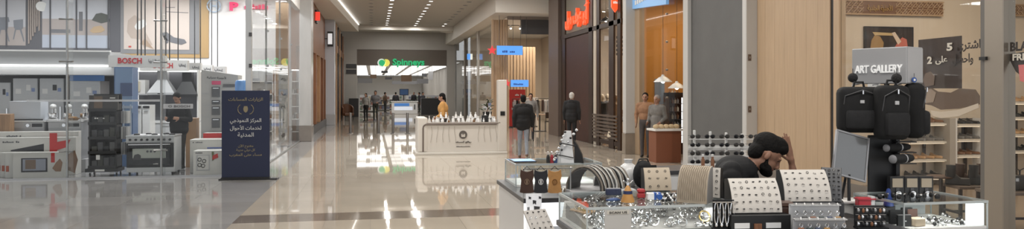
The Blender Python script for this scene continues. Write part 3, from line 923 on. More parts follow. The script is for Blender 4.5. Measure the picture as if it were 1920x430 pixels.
# TV cartons
def tvbox(u0, u1, v0, v1, Y, dp, label, pic=True, big=False):
    t, a, c, z0, z1 = carton('tv_carton', label, u0, u1, v0, v1, Y, dp, CARD, 'box', z0=0)
    t['group'] = 'television cartons behind the glass'
    w_, h_ = c - a, z1
    if big:
        blob('printed_screen', mat('print_black', (.025, .025, .03), .5), t, Y - .006, [(20, 282), (82, 270), (82, 284), (20, 284)])
        scribble(t, GRYL, (a + w_ * .25, Y - .006, z1 - .09), .32, .04, 9)
        rect('red_print', mat('box_red', (.55, .035, .035), .5), t, 93, 107, 250, 310, Y - .006, .006)
        blob('red_flash', mat('box_red', (.55, .035, .035), .5), t, Y - .008, [(98, 268), (132, 262), (126, 276), (100, 284)])
        blob('brown_print', mat('box_brown', (.28, .17, .11), .6), t, Y - .006, [(112, 300), (128, 290), (140, 282), (146, 300), (140, 325), (124, 318)])
    elif pic:
        bx('printed_screen', mat('print_black', (.025, .025, .03), .5), t, a + w_ * .16, a + w_ * .66, Y - .006, Y, h_ * .24, h_ * .78)
        bx('printed_picture', mat('print_tvpic', (.30, .32, .38), .5), t, a + w_ * .19, a + w_ * .63, Y - .009, Y - .006, h_ * .30, h_ * .74)
        bx('printed_figure', mat('print_brownpic', (.20, .14, .10), .5), t, a + w_ * .24, a + w_ * .44, Y - .011, Y - .009, h_ * .36, h_ * .72)
        bx('red_print', mat('box_red', (.55, .035, .035), .5), t, a + w_ * .73, a + w_ * .8, Y - .006, Y, h_ * .6, h_ * .97)
        blob('brown_print', mat('box_brown', (.28, .17, .11), .6), t, Y - .006, [(98, 316), (105, 305), (112, 298), (117, 305), (114, 322), (104, 322)])
    else:
        bx('red_print', mat('box_red2', (.42, .10, .05), .5), t, a + .02, a + .07, Y - .006, Y, h_ * .25, h_ * .48)
    return t
tvbox(-12, 147, 247, 330, 17.30, .16, 'largest television carton with red print, rearmost behind the glass', big=True)
tvbox(-20, 142, 258, 331, 17.12, .15, 'large television carton in front of the rearmost one', big=True)
for k in range(3): tvbox(0.5 + k * 8 - 7, 96 + k * 8, 286, 333, 16.98 - k * .14, .12, ('small television carton, third behind the front one', 'small television carton, second behind the front one', 'small television carton right behind the front one')[k], pic=False)
tvbox(24, 122, 286, 334, 16.56, .12, 'front small white television carton with a printed screen')
# black rack
YR = 16.75
a, c = xu(166, YR), xu(219, YR)
rk = wthing('display_rack', 'black wheeled display rack with shelves behind the glass', 'rack', ((a + c) / 2, YR + .2, 0))
BR = mat('rack_black', (.016, .015, .015), .45)
bx('back_panel', BR, rk, a, c, YR + .3, YR + .34, .1, 1.7)
hd = rect('header', mat('rack_header', (.045, .04, .035), .35), rk, 167, 221, 179, 207, YR - .02, .06)
rect('header_picture', mat('bronze_print', (.16, .11, .075), .5), hd, 176, 192, 181, 203, YR - .027, .006)
rect('lettering', WHITE, hd, 206, 216, 183, 185, YR - .026, .006)
scribble(rk, WHITE, P3(187, 222, YR - .04), .2, .03, 5)
for k, zz in enumerate((.16, .46, .76, 1.06, 1.34)):
    bx('shelf', BR, rk, a, c, YR - .03, YR + .3, zz, zz + .025)
    bx('shelf_lip', BR, rk, a, c, YR - .04, YR - .03, zz, zz + .06)
for x in (a, c - .03):
    bx('side_frame', BR, rk, x, x + .03, YR, YR + .33, .1, 1.5)
    for yy in (YR + .03, YR + .28):
        cs = MB().cyl((x + .01, yy, .035), (x + .03, yy, .035), .035, n=12).build('caster', BLACK, rk)
        bx('caster_fork', GREYM, cs, x + .005, x + .035, yy - .012, yy + .012, .03, .11)
bx('base', BR, rk, a - .04, c + .04, YR - .08, YR + .36, .09, .16)
bx('lettering', WHITE, rk, a + .15, a + .33, YR - .085, YR - .08, .105, .145)
for k, zz in enumerate((.185, .485, .785, 1.085)):
    for j in range(4):
        wx = (c - a - .08) / 4
        hh = .12 + .11 * random.random()
        tg = bx('small_carton', [mat('carton_grey', (.10, .10, .10), .6), mat('carton_olive', (.06, .06, .05), .6), DGREY, BLACK][(j + k) % 4], None,
                a + .04 + j * wx + .005, a + .04 + (j + 1) * wx - .01, YR + .04, YR + .2, zz, zz + hh)
        tag(tg, 'small dark carton on a shelf of the black rack', 'box', 'cartons on the black rack')
tag(rect('price_card', WHITE, None, 180, 187, 291, 300, YR - .07, .01), 'small white price card on the black rack', 'card')
# books or packs hung on the side of the rack
x1 = xu(231, 17.0)
for k in range(3):
    for j in range(3):
        t = bx('hanging_pack', [LGREY, mat('pack_white', (.5, .5, .5), .5), mat('pack_grey', (.28, .28, .29), .5)][(j + k) % 3], None, c + .02 + j * .045, c + .055 + j * .045, 16.95, 17.15, .42 + k * .33, .68 + k * .33)
        tag(t, 'grey slim pack hanging on the right side of the black rack', 'pack', 'packs on the rack side')
# cooker
YC = 16.75
a, c = xu(237, YC), xu(327, YC)
ck = wthing('gas_cooker', 'wide steel freestanding cooker with a black oven door', 'cooker', ((a + c) / 2, YC + .3, 0))
bx('body', STEEL, ck, a, c, YC, YC + .6, .06, .80, bev=.008)
bx('hob', mat('hob_steel', (.55, .55, .55), .3, .7), ck, a - .01, c + .01, YC - .03, YC + .6, .80, .835, bev=.006)
for i in range(5):
    MB().lathe([(.06, 0), (.06, .02), (.03, .03)], 14, (a + .15 + (i % 3) * .35 + (.17 if i > 2 else 0), YC + (.18 if i < 3 else .42), .835)).build('burner', BLACK, ck)
cp = bx('control_panel', STEEL, ck, a, c, YC - .03, YC, .69, .80)
for i in range(8):
    x = a + .08 + i * (c - a - .16) / 7
    MB().cyl((x, YC - .06, .745), (x, YC - .03, .745), .022, .026, 12).build('knob', BLACK, cp)
od = bx('oven_door', BLACK, ck, a + .01, c - .01, YC - .03, YC, .17, .67, bev=.006)
MB().cyl((a + .06, YC - .08, .645), (c - .06, YC - .08, .645), .016, n=10).cyl((a + .1, YC - .08, .645), (a + .1, YC - .03, .645), .01, n=6).cyl((c - .1, YC - .08, .645), (c - .1, YC - .03, .645), .01, n=6).build('handle', CHROME, od)
wn = bx('window', mat('oven_glass', (.012, .012, .014), .06), od, a + .07, c - .07, YC - .036, YC - .03, .22, .58)
st = bx('sticker', mat('sticker_pale', (.42, .44, .40), .5), od, a + .13, c - .16, YC - .042, YC - .036, .36, .56)
blob('sticker_picture', DGREY, st, YC - .047, [(249, 300), (252, 291), (259, 289), (264, 292), (264, 300)])
for i in range(3): MB().cyl((a + .42 + .07 * i, YC - .047, .5), (a + .42 + .07 * i, YC - .042, .5), .025, n=10).build('sticker_mark', GRYL, st)
scribble(od, WHITE, ((a + c) / 2 + .1, YC - .041, .24), .13, .022, 5)
bx('drawer', STEEL, ck, a + .01, c - .01, YC - .025, YC, .07, .16)
for x in (a + .05, c - .05):
    for yy in (YC + .05, YC + .55): MB().cyl((x, yy, 0), (x, yy, .06), .02, n=8).build('foot', BLACK, ck)
# carton pair and red topped carton right of the cooker
t, a, c, z0, z1 = carton('appliance_carton', 'white carton with blue stripe, behind the grill carton', 356, 420, 262, 330, 17.0, .5, CARD, z0=0)
bx('blue_stripe', mat('stripe_blue', (.12, .17, .42), .5), t, a + .35, c, 16.995, 17.0, .52, .55)
scribble(t, GRYL, (a + .16, 16.994, .66), .2, .03, 7)
t, a, c, z0, z1 = carton('appliance_carton', 'white carton printed with a black grill and red tag, near the dark banner', 362, 416, 283, 331, 16.5, .4, CARD, z0=0)
MB().box(a + .07, a + .33, 16.494, 16.5, .10, .43).build('printed_frame', LGREY, t)
bx('printed_panel', CARD, t, a + .09, a + .31, 16.49, 16.494, .12, .41)
for k, (dx, dz) in enumerate(((.13, .33), (.13, .22), (.20, .20), (.22, .30))):
    MB().tube([(a + dx + .035 * math.cos(q), 16.488, dz + .035 * math.sin(q)) for q in [i * math.pi / 6 for i in range(12)]], .008, 5, True).build('printed_burner', BLACK, t)
blob('red_tag', mat('box_red', (.55, .035, .035), .5), t, 16.485, [(398, 300), (399, 292), (408, 288), (409, 296)])
blob('green_tag', mat('box_olive', (.12, .13, .05), .5), t, 16.487, [(397, 285), (401, 285), (401, 300), (398, 302)])
scribble(t, GRYL, (a + .12, 16.494, .47), .14, .025, 5)
t, a, c, z0, z1 = carton('appliance_carton', 'carton with a broad red band behind the dark banner', 381, 424, 250, 330, 17.6, .4, CARD, z0=0)
bx('red_band', mat('box_red', (.55, .035, .035), .5), t, a, c, 17.594, 17.6, z1 - .12, z1)
# built-in oven tower
YT = 18.1
a, c = xu(377, YT), xu(446, YT)
tw = wthing('oven_tower', 'pale grey display tower with built-in ovens right of the salesman', 'cabinet', ((a + c) / 2, YT + .3, 0))
MB().prism([(a, 0), (c, 0), (c, P3(446, 141, YT).z), (a, P3(377, 131, YT).z)], YT, YT + .55).build('body', mat('tower_grey', (.50, .49, .48), .5), tw)
text('لأجهزة منزلية', .42, .07, GRYL, tw, P3(406, 146, YT - .006), rot=(0, .04, 0))
rect('pink_label', mat('pink_label', (.75, .10, .22), .5), tw, 397, 414, 152, 159, YT - .01, .01)
for v0, v1, nm in ((163, 182, 'built_in_oven'), (188, 196, 'warming_drawer'), (200, 216, 'built_in_oven'), (222, 240, 'built_in_oven')):
    o = rect(nm, mat('oven_face', (.10, .10, .105), .2), tw, 397, 412, v0, v1, YT - .03, .03)
    rect('handle', CHROME, o, 399, 410, v0 + 2, v0 + 3.2, YT - .06, .02)
o = rect('cook_top_sample', mat('oven_face', (.10, .10, .105), .2), tw, 418, 440, 158, 163, YT - .03, .03)
for k in range(3): rect('edge_strip', LGREY, tw, 379, 395, 175 + k * 22, 176 + k * 22, YT - .012, .012)
# kitchen display bays
def bay(u0, u1, v0, v1, Y, label, m):
    t = wthing('kitchen_display_bay', label, 'display', P3((u0 + u1) / 2, v1, Y))
    a, c = xu(u0, Y), xu(u1, Y)
    bx('back_panel', m, t, a, c, Y + .5, Y + .55, 0, P3(u0, v0, Y).z)
    bx('counter', WHITEG, t, a, c, Y - .05, Y + .5, .86, .92)
    bx('cabinet', WHITE, t, a, c, Y, Y + .5, 0, .86)
    n = 3
    for i in range(n):
        d = bx('door', mat('cab_door', (.56, .57, .58), .35), t, a + (c - a) * i / n + .01, a + (c - a) * (i + 1) / n - .01, Y - .02, Y, .08, .84)
        bx('handle', CHROME, d, a + (c - a) * (i + .5) / n - .08, a + (c - a) * (i + .5) / n + .08, Y - .04, Y - .02, .76, .775)
    bx('top_light', LEDW, t, a, c, Y + .3, Y + .5, P3(u0, v0, Y).z - .04, P3(u0, v0, Y).z)
    bx('side_panel', WHITE, t, c - .04, c, Y, Y + .5, .92, P3(u0, v0, Y).z)
    return t
bay(250, 372, 131, 200, 22.7, 'white kitchen display bay with a dark back panel and steel hood', mat('bay_dark', (.10, .10, .11), .4))
bay(330, 412, 138, 200, 26.5, 'farther kitchen display bay behind the hanging boards', mat('bay_grey', (.30, .31, .33), .4))
def hood(u, vt, vb, Y, hw, label, m):
    x = xu(u, Y)
    zb, zt = zp(vb, x, Y), zp(vt, x, Y)
    t = wthing('cooker_hood', label, 'cooker hood', (x, Y, zb), 'cooker hoods in the kitchen display')
    bx('chimney', m, t, x - .13, x + .13, Y + .15, Y + .4, zb + .2, zt)
    mb = MB()
    mb._add([Vector(p) for p in ((x - hw, Y, zb + .06), (x + hw, Y, zb + .06), (x + hw, Y + .42, zb + .06), (x - hw, Y + .42, zb + .06), (x - .13, Y + .15, zb + .42), (x + .13, Y + .15, zb + .42), (x + .13, Y + .4, zb + .42), (x - .13, Y + .4, zb + .42))],
            [(0, 1, 5, 4), (1, 2, 6, 5), (2, 3, 7, 6), (3, 0, 4, 7), (4, 5, 6, 7), (3, 2, 1, 0)])
    mb.build('canopy', m, t)
    bx('rim', m, t, x - hw, x + hw, Y, Y + .42, zb, zb + .06)
    bx('buttons', BLACK, t, x - .08, x + .08, Y - .005, Y, zb + .02, zb + .045)
hood(301, 128, 178, 22.6, .36, 'bright steel pyramid cooker hood above the salesman', mat('hood_steel', (.60, .61, .62), .3, .4))
hood(348, 136, 181, 22.6, .30, 'black cooker hood right of the steel hood', BLACK)
mwv = wthing('built_in_microwave', 'white built-in microwave left of the steel hood', 'microwave', P3(262, 178, 22.65))
rect('body', WHITE, mwv, 251, 272, 150, 177, 22.65, .4)
rect('door', mat('warm_cream', (.62, .56, .42), .3), mwv, 252, 262, 153, 172, 22.62, .03)
rect('base_shelf', LGREY, mwv, 249, 276, 176, 178.5, 22.55, .5)
# dishwasher pair
for k, u in enumerate((258, 274)):
    t = wthing('slim_dishwasher', ('left' if k == 0 else 'right') + ' slim white dishwasher in front of the kitchen display', 'dishwasher', P3(u, 240, 21.4), 'slim dishwashers')
    bx('body', WHITEG, t, xu(u - 7, 21.4), xu(u + 7, 21.4), 21.4, 21.9, 0, P3(u, 197, 21.4).z)
    rect('control_strip', BLACK, t, u - 6, u + 6, 199, 203, 21.38, .02)
    rect('handle', CHROME, t, u - 4, u + 4, 207, 208, 21.36, .03)
# round stools
def stool(u, Y, label):
    x = xu(u, Y)
    t = thing('stool', label, 'stool', (x, Y, 0))
    MB().lathe([(.02, .62), (.19, .64), (.20, .68), (.17, .71), (.02, .72)], 18).build('seat', BLACK, t, smooth=True)
    MB().cyl((0, 0, .05), (0, 0, .63), .025, n=10).build('post', CHROME, t)
    MB().lathe([(.2, 0), (.2, .02), (.03, .05)], 18).build('base', CHROME, t, smooth=True)
stool(292, 18.2, 'round black stool behind the cooker, left of the salesman')
tag(bx('wood_counter', mat('peach_wood', (.50, .31, .18), .5), None, xu(348, 18.3), xu(368, 18.3), 18.3, 18.6, 0, P3(357, 222, 18.3).z), 'small peach wood counter right of the salesman', 'counter')
# water dispenser
x = xu(452, 17.6)
wd = thing('water_dispenser', 'white water dispenser with a light blue bottle behind the dark banner', 'dispenser', (x, 17.6, 0))
MB().box(-.16, .16, -.16, .16, 0, 1.55, bev=.02).build('body', WHITE, wd)
MB().lathe([(.05, 1.55), (.12, 1.62), (.13, 1.68), (.13, 1.95), (.11, 2.0), (.03, 2.02)], 16).build('bottle', mat('blue_bottle', (.14, .33, .72), .15), wd, smooth=True)
MB().cyl((-.05, -.2, 1.1), (-.05, -.16, 1.1), .015, n=8).cyl((.05, -.2, 1.1), (.05, -.16, 1.1), .015, n=8).build('tap', DGREY, wd)
# wood fin, white cabinets and rails seen through the side glass
t = wthing('wood_fin', 'tall pale wooden fin inside the corner glass', 'panel', P3(529, 260, 31))
rect('panel', PALEWOOD, t, 517, 541, 4, 262, 31, .2)
bx('cap', WHITE, t, P3(517, 5, 31).x, P3(541, 5, 31).x, 30.98, 31.22, P3(529, 4, 31).z, P3(529, 4, 31).z + .04)
for k, (u0, u1, Y, lb) in enumerate(((468, 512, 28, 'white glass-fronted cabinet deep inside the corner shop'), (545, 562, 27.6, 'narrow white shelving by the marble column'))):
    t = wthing('shelf_cabinet', lb, 'cabinet', P3((u0 + u1) / 2, 240, Y))
    a, c = xu(u0, Y), xu(u1, Y)
    bx('body', mat('cab_grey', (.42, .43, .44), .5), t, a, c, Y + .35, Y + .4, 0, 2.55)
    for zz in (.3, .75, 1.2, 1.65, 2.1): bx('shelf', WHITE, t, a, c, Y, Y + .35, zz, zz + .03)
    for x in (a, c - .03): bx('side', WHITE, t, x, x + .03, Y, Y + .36, 0, 2.55)
    bx('light_strip', LEDW, t, a + .04, c - .04, Y + .05, Y + .1, 2.5, 2.54)
    for i in range(8):
        tt = MB().box(-.05, .05, -.05, .05, 0, .12 + .1 * random.random(), bev=.01).build('shelf_item', [CHROME, DGREY, WHITE, REDW][i % 4], None, (a + .1 + (c - a - .2) * (i % 4) / 3, Y + .15, .78 + .9 * (i // 4)))
        tag(tt, 'small household box on the ' + ('white cabinet in the corner shop' if k == 0 else 'narrow shelving by the marble column'), 'box', 'household boxes %d' % k)
# white feather flag with script
xs_ = -2.78
yf = yu(532, xs_)
ff = wthing('feather_flag', 'tall white feather flag with black vertical script behind the side glass', 'flag', (xs_, yf, 0))
pts = [(u, v) for u, v in ((524, 132), (527, 123), (533, 118), (538, 121), (540, 135), (540, 200), (539, 262), (524, 272), (523, 200))]
MB().prism([(P3(u, v, yf).x, P3(u, v, yf).z) for u, v in pts], yf, yf + .02).build('sail', mat('flag_white', (.66, .64, .60), .7), ff)
for k, ch in enumerate('مرحبا'):
    text(ch, .13, .13, GRYL, ff, P3(531.5, 150 + k * 26, yf - .008), rot=(0, 1.2, 0))
MB().cyl((xs_ - .15, yf + .03, 0), (xs_ - .15, yf + .03, 2.4), .012, n=8).build('pole', GREYM, ff)
bx('base', GREYM, ff, xs_ - .2, xs_ + .2, yf - .15, yf + .15, 0, .03)
# frosted safety band on the front glass (part of the window)
FROST = mat('frosted_band', (.72, .74, .76), .6)
fn = FROST.node_tree
fb = fn.nodes['Principled BSDF']; fb.inputs['Alpha'].default_value = .42
rect('safety_band', FROST, gw, 50, 300, 187, 191, GY - .006, .004)
rect('safety_band', FROST, gw, 306, 362, 195, 204, GY - .006, .004)
text('O BOSCH', .42, .05, GRYL, gw, P3(336, 199.5, GY - .012), depth=.003)
# dark blue floor banner
bn0 = fl(461, 337)
bn = thing('floor_banner', 'dark navy standing banner with white and gold script by the glass corner', 'banner', (bn0.x, bn0.y, 0), -PSI * .3)
NAVY = mat('navy_vinyl', (.008, .013, .045), .38)
MB().box(-.46, .46, -.015, .015, .03, 1.77, bev=.004).build('panel', NAVY, bn)
MB().box(-.50, .62, -.11, .11, 0, .025, bev=.006).box(-.46, .46, -.05, .05, .02, .05).build('base', BLACK, bn)
GOLD = mat('gold_print', (.24, .20, .12), .5)
WPR = mat('white_print', (.48, .48, .48), .5)
def bt(s, wd, ht, z, m): text(s, wd, ht, m, bn, (0, -.018, z), depth=.004, bold=.012)
bt('الزيارات المساءات', .66, .085, 1.59, GOLD)
bt('المركز النموذجي', .60, .115, 1.16, WPR)
bt('لخدمات الأحوال', .60, .115, 1.025, WPR)
bt('المدنية', .31, .105, .885, WPR)
bt('مفتوح الآن', .29, .075, .66, GOLD)
bt('كل دولي مدينة', .36, .075, .58, GOLD)
bt('مساء حتى المغرب', .62, .075, .49, GOLD)
MB().prism([(-.035, 1.36), (0, 1.33), (.035, 1.36), (.045, 1.41), (.03, 1.46), (-.03, 1.46), (-.045, 1.41)], -.02, -.016).build('crest', GOLD, bn)
for sd in (-1, 1):
    MB().tube([(sd * (.06 + .09 * math.sin(q)), -.018, 1.40 - .1 * math.cos(q)) for q in [.2 + k * .27 for k in range(10)]], .007, 5).build('laurel_branch', GOLD, bn)
# ================================================================ CORRIDOR
# downlights in the ceiling
DLM = mat('downlight_lens', (1, .97, .92), .5, emit=9)
DLD = mat('downlight_off', (.05, .05, .05), .5)
lens_on = MB().cyl((0, 0, 0), (0, 0, .012), .10, n=12).mesh('lens', DLM)
lens_off = MB().cyl((0, 0, 0), (0, 0, .012), .10, n=12).mesh('lens', DLD)
ringm = MB().tube([(.115 * math.cos(q), .115 * math.sin(q), .008) for q in [k * math.pi / 7 for k in range(14)]], .014, 5, True).mesh('trim_ring', LGREY)
for X, on, nm in ((-.05, 0, 'unlit dark round downlight in the left ceiling row'), (.9, 1, 'lit round downlight in the second ceiling row from the left'), (2.7, 1, 'lit round downlight in the third ceiling row from the left'), (4.5, 0, 'unlit downlight in the right ceiling row')):
    for k in range(11):
        on_ = on or (X == 4.5 and k > 8)
        t = thing('downlight', nm if on_ == on else 'lit round downlight at the far end of the right ceiling row', 'downlight', (X, 33.6 + k * 1.45, 5.985), 0, 'ceiling downlights %.1f' % X)
        put('lens', lens_on if on_ else lens_off, t)
        put('trim_ring', ringm, t, (0, 0, -.006))
t = tag(MB().ell((0, 0, 0), (.75, .3, .12)).build('ceiling_speaker_dome', SOFF, None, (5.15, 49.5, 5.75), smooth=True), 'pale oval dome under the far right of the ceiling', 'ceiling fixture')
# supermarket sign
sg = wthing('supermarket_sign', 'green illuminated supermarket sign with a round two-tone emblem', 'sign', (2.1, 53.98, 3.9))
GRN = mat('green_letters', (.02, .42, .16), .4, emit=.75)
YEL = mat('yellow_letters', (.80, .72, .12), .4, emit=.7)
WLT = mat('lit_white', (.8, .85, .8), .4, emit=.6)
YS = 53.98
zc = P3(765, 117, YS).z
text('Spinneys', xu(796, YS) - xu(736, YS), .62, GRN, sg, (xu(766, YS), YS, zc - .05), depth=.08, bold=.035)
c1, c2 = P3(715.5, 118, YS), P3(724, 118, YS)
MB().cyl(c1 - Vector((0, .03, 0)), c1 + Vector((0, .05, 0)), .29, n=24).build('emblem_disc', WLT, sg)
MB().cyl(c1 - Vector((-.02, .05, 0)), c1 - Vector((-.02, .03, 0)), .22, n=24).build('emblem_green', GRN, sg)
MB().cyl(c2 - Vector((0, .03, 0)), c2 + Vector((0, .05, 0)), .26, n=24).build('emblem_yellow', YEL, sg)
MB().tube([c2 + Vector((-.16 + .1 * math.sin(q * 1.2), -.05, .24 - q * .12)) for q in range(5)], .03, 5).build('emblem_stroke', GRN, sg)
# supermarket ceiling panels, boards and shelves
pan = MB().box(-.7, .7, -1.1, 1.1, 0, .03).mesh('diffuser', mat('market_panel', (1, .99, .97), .5, emit=1.35))
frm = MB().box(-.76, .76, -1.16, 1.16, .03, .05).mesh('frame', LGREY)
for i in range(5):
    for j in range(13):
        t = thing('ceiling_panel_light', 'square white supermarket ceiling panel, %s row from the entrance, %s from the left' % (('first', 'second', 'third', 'fourth', 'fifth', 'sixth', 'seventh', 'eighth', 'ninth', 'tenth', 'eleventh', 'twelfth', 'thirteenth')[j], ('first', 'second', 'third', 'fourth', 'fifth')[i]), 'light panel', (-1.2 + i * 1.72, 56.4 + j * 3.4, 3.9), 0, 'supermarket light panels')
        put('diffuser', pan, t); put('frame', frm, t)
BRB = mat('aisle_brown', (.14, .085, .05), .6); GRB = mat('aisle_grey', (.20, .20, .21), .6)
for u0, u1, v0, v1, Y, m, lb in ((671, 698, 147, 156, 62, GRB, 'grey hanging aisle board at the left of the supermarket'), (694, 706, 140, 147, 60, BRB, 'small brown hanging board near the left pier'),
        (715, 727, 133, 137, 58, BLACK, 'thin black hanging screen under the supermarket sign'), (722, 735, 145, 149, 61, DGREY, 'thin dark hanging screen left of the market desk'),
        (752, 772, 141, 153, 60, BRB, 'brown hanging aisle board in the middle of the supermarket'), (735, 784, 152, 158, 66, GRB, 'wide grey hanging beam board in the supermarket'),
        (782, 803, 148, 157, 60, GRB, 'grey hanging aisle board right of the middle'), (791, 800, 138, 144, 58, DGREY, 'small dark hanging screen under the sign end'), (803, 812, 134, 150, 57, LGREY, 'tall pale hanging board near the right pier')):
    t = wthing('hanging_aisle_board', lb, 'sign board', P3((u0 + u1) / 2, v1, Y), 'aisle boards')
    rect('board', m, t, u0, u1, v0, v1, Y, .06)
    for uu in (u0 + 2, u1 - 2): MB().cyl(P3(uu, v0, Y + .03), P3(uu, v0, Y + .03) * 1 + Vector((0, 0, 3.95 - P3(uu, v0, Y).z)), .012, n=5).build('cable', DGREY, t)
tv = wthing('wall_screen', 'dark blue wall screen at the back of the supermarket', 'screen', P3(757, 178, 70))
rect('bezel', BLACK, tv, 749, 766, 167, 179, 70, .08)
rect('screen_face', mat('screen_navy', (.02, .05, .12), .3, emit=.5), tv, 750, 765, 168, 178, 69.98, .02)
bx('support', DGREY, tv, xu(757, 70) - .05, xu(757, 70) + .05, 70.1, 70.2, 0, zp(172, xu(757, 70), 70))
for k, (u, Y) in enumerate(((690, 66), (716, 70), (740, 74), (775, 74), (800, 64), (820, 60))):
    x = xu(u, Y)
    t = thing('market_shelf', 'supermarket gondola shelf, %s from the left' % ('first', 'second', 'third', 'fourth', 'fifth', 'sixth')[k], 'shelf', (x, Y, 0), 0, 'supermarket gondolas')
    MB().box(-.7, .7, .25, .3, 0, 1.45).build('back', LGREY, t)
    for zz in (.1, .55, 1.0): MB().box(-.7, .7, -.2, .25, zz, zz + .03).build('shelf', WHITE, t)
    for zz in (.13, .58, 1.03):
        for i in range(6):
            o = MB().box(-.09, .09, -.1, .1, 0, .2 + .12 * random.random()).build('grocery_pack', [mat('pk_r', (.20, .10, .08), .6), mat('pk_y', (.33, .28, .18), .6), mat('pk_w', (.45, .45, .43), .6), mat('pk_g', (.10, .15, .11), .6), mat('pk_b', (.10, .11, .16), .6)][random.randrange(5)], None, (x - .58 + i * .23, Y, zz))
            tag(o, 'small grocery pack on the %s supermarket gondola' % ('first', 'second', 'third', 'fourth', 'fifth', 'sixth')[k], 'pack', 'grocery packs %d' % k)
tag(bx('dark_checkout', BLACK, None, xu(790, 56.5), xu(848, 56.5), 56.5, 57.4, 0, 1.25), 'long black checkout counter at the right of the supermarket', 'counter')
tag(bx('dark_checkout', BLACK, None, xu(654, 52.6), xu(672, 52.6), 52.8, 53.5, 0, 1.28), 'black cabinet against the left pier', 'cabinet')
# white market desk
dp = fl(758.5, 214)
dk = thing('promo_desk', 'white promotion desk with a blue lit panel before the supermarket', 'desk', (dp.x, dp.y, 0), 0)
MB().box(-1.0, 1.0, -.3, .3, 0, .95, bev=.02).build('body', WHITEG, dk)
MB().box(-1.05, 1.05, -.35, .35, .95, 1.0, bev=.01).build('top', WHITE, dk)
MB().box(-.8, .35, -.312, -.302, .62, .84).build('blue_panel', mat('desk_blue', (.05, .16, .42), .3, emit=.8), dk)
MB().box(-.8, .6, -.311, -.302, .3, .58).build('light_panel', mat('desk_light', (.75, .8, .9), .3, emit=.5), dk)
MB().box(.72, .82, -.312, -.302, .35, .75).build('side_mark', GRYL, dk)
# bollards
bo = None
for k, (u, nm) in enumerate(((657, 'leftmost, before the brown chair'), (710, 'second from the left'), (737, 'third from the left'), (764, 'rightmost, nearest the white kiosk'))):
    p = fl(u, 251)
    if bo is None:
        bo = thing('bollard', 'slim steel bollard across the corridor, ' + nm, 'bollard', (p.x, p.y, 0), 0, 'steel bollards')
        MB().lathe([(.055, .02), (.055, .84), (.045, .87), (.01, .875)], 14).build('post', mat('bollard_steel', (.22, .22, .22), .35, .8), bo, smooth=True)
        MB().lathe([(.11, 0), (.11, .015), (.06, .03)], 16).build('base_plate', GREYM, bo, smooth=True)
    else: copy_tree(bo, None, (p.x, p.y, 0), None, 'slim steel bollard across the corridor, ' + nm)
# brown tub chair
p = fl(652, 226)
ch = thing('tub_chair', 'brown leather tub chair beside the left shopfronts', 'chair', (p.x, p.y, 0), .4)
LEA = mat('brown_leather', (.12, .055, .03), .5)
MB().box(-.3, .3, -.3, .3, .28, .46, bev=.05, seg=2).build('seat', LEA, ch, smooth=True)
MB().sheet(lambda u, v: (.36 * math.cos(math.pi * (u * 1.2 - .1)), .34 * math.sin(math.pi * (u * 1.2 - .1)), .3 + v * (.45 + .25 * math.sin(math.pi * u))), 14, 5, .06).build('backrest', LEA, ch, smooth=True)
for sx in (-.25, .25):
    for sy in (-.25, .25): MB().cyl((sx, sy, 0), (sx, sy, .29), .018, .025, 8).build('leg', BLACK, ch)
# blade signs on the left
for k, (u, v0, v1, Y, lb) in enumerate(((618, 60, 88, 39.9, 'black framed lit blade sign on the pale column'), (631, 88, 104, 46, 'smaller lit blade sign beyond the pale column'))):
    t = wthing('blade_sign', lb, 'sign', P3(u, v1, Y))
    bw = .55
    x = xu(u, Y)
    z0, z1 = zp(v1, x, Y), zp(v0, x, Y)
    bx('frame', BLACK, t, x - .1, x + .2, Y - .3, Y - .22, z0, z1)
    bx('face', mat('blade_white', (.8, .82, .85), .4, emit=.7), t, x - .07, x + .15, Y - .31, Y - .30, z0 + .12, z1 - .1)
    bx('bracket', BLACK, t, x - .5, x - .1, Y - .28, Y - .24, (z0 + z1) / 2, (z0 + z1) / 2 + .04)
t = wthing('shop_sign', 'small red lit sign on the first wooden shopfront', 'sign', (-2.36, 33.4, 4.6))
bx('box', BLACK, t, -2.42, -2.34, 33.0, 33.6, P3(586, 44, 33.4).z, P3(586, 20, 33.4).z)
bx('face', mat('red_sign', (.75, .05, .03), .4, emit=1.0), t, -2.40, -2.2, 32.96, 33.0, P3(586, 40, 33.4).z, P3(586, 24, 33.4).z)
# ---------------------------------------------------------------- perfume kiosk
kl, kr = fl(783, 291), fl(949, 288)
KY = kl.y
k0, k1 = kl.x, xu(951, KY)
KB = mat('kiosk_cream', (.62, .58, .53), .3)
kk = wthing('perfume_kiosk', 'long cream kiosk with rounded panel and round portrait emblem', 'kiosk', ((k0 + k1) / 2, KY + .5, 0))
bx('plinth', mat('kiosk_plinth', (.66, .63, .58), .3), kk, k0 - .06, k1, KY - .05, KY + 1.2, 0, .07, bev=.01)
bx('left_end', KB, kk, k0, k0 + .28, KY, KY + 1.15, .07, 1.03, bev=.04, seg=2)
bx('front_body', KB, kk, k0 + .2, k1, KY + .02, KY + .32, .07, .86, bev=.01)
# recessed panel frame with a rounded corner
fr = [Vector((k0 + .15, KY - .005, .09))] + [Vector((k0 + .15 + .1 - .1 * math.cos(q), KY - .005, .74 + .1 * math.sin(q))) for q in [i * math.pi / 12 for i in range(7)]] + [Vector((k1 - .3, KY - .005, .84))]
MB().tube(fr, .022, 6).build('dark_trim', mat('trim_brown', (.13, .10, .085), .4), kk)
bx('counter_top', mat('kiosk_top', (.33, .29, .26), .3), kk, k0 + .25, k1 - .2, KY - .02, KY + .4, .86, .89, bev=.006)
bx('rear_counter', KB, kk, k0 + .2, k1 - .1, KY + .9, KY + 1.2, .07, .86)
for i in range(12):
    xx = k0 + .38 + i * .165
    if 4.4 < i < 7.6: continue
    MB().tube([(xx + .02 * math.sin(j * 1.1 + i), KY + .012, .78 - j * .11) for j in range(5)], .006, 5).build('wavy_groove', mat('groove_shadowline', (.42, .38, .34), .5), kk)
ce = P3(868.5, 253, KY)
EMB = mat('emblem_brown', (.10, .085, .075), .5)
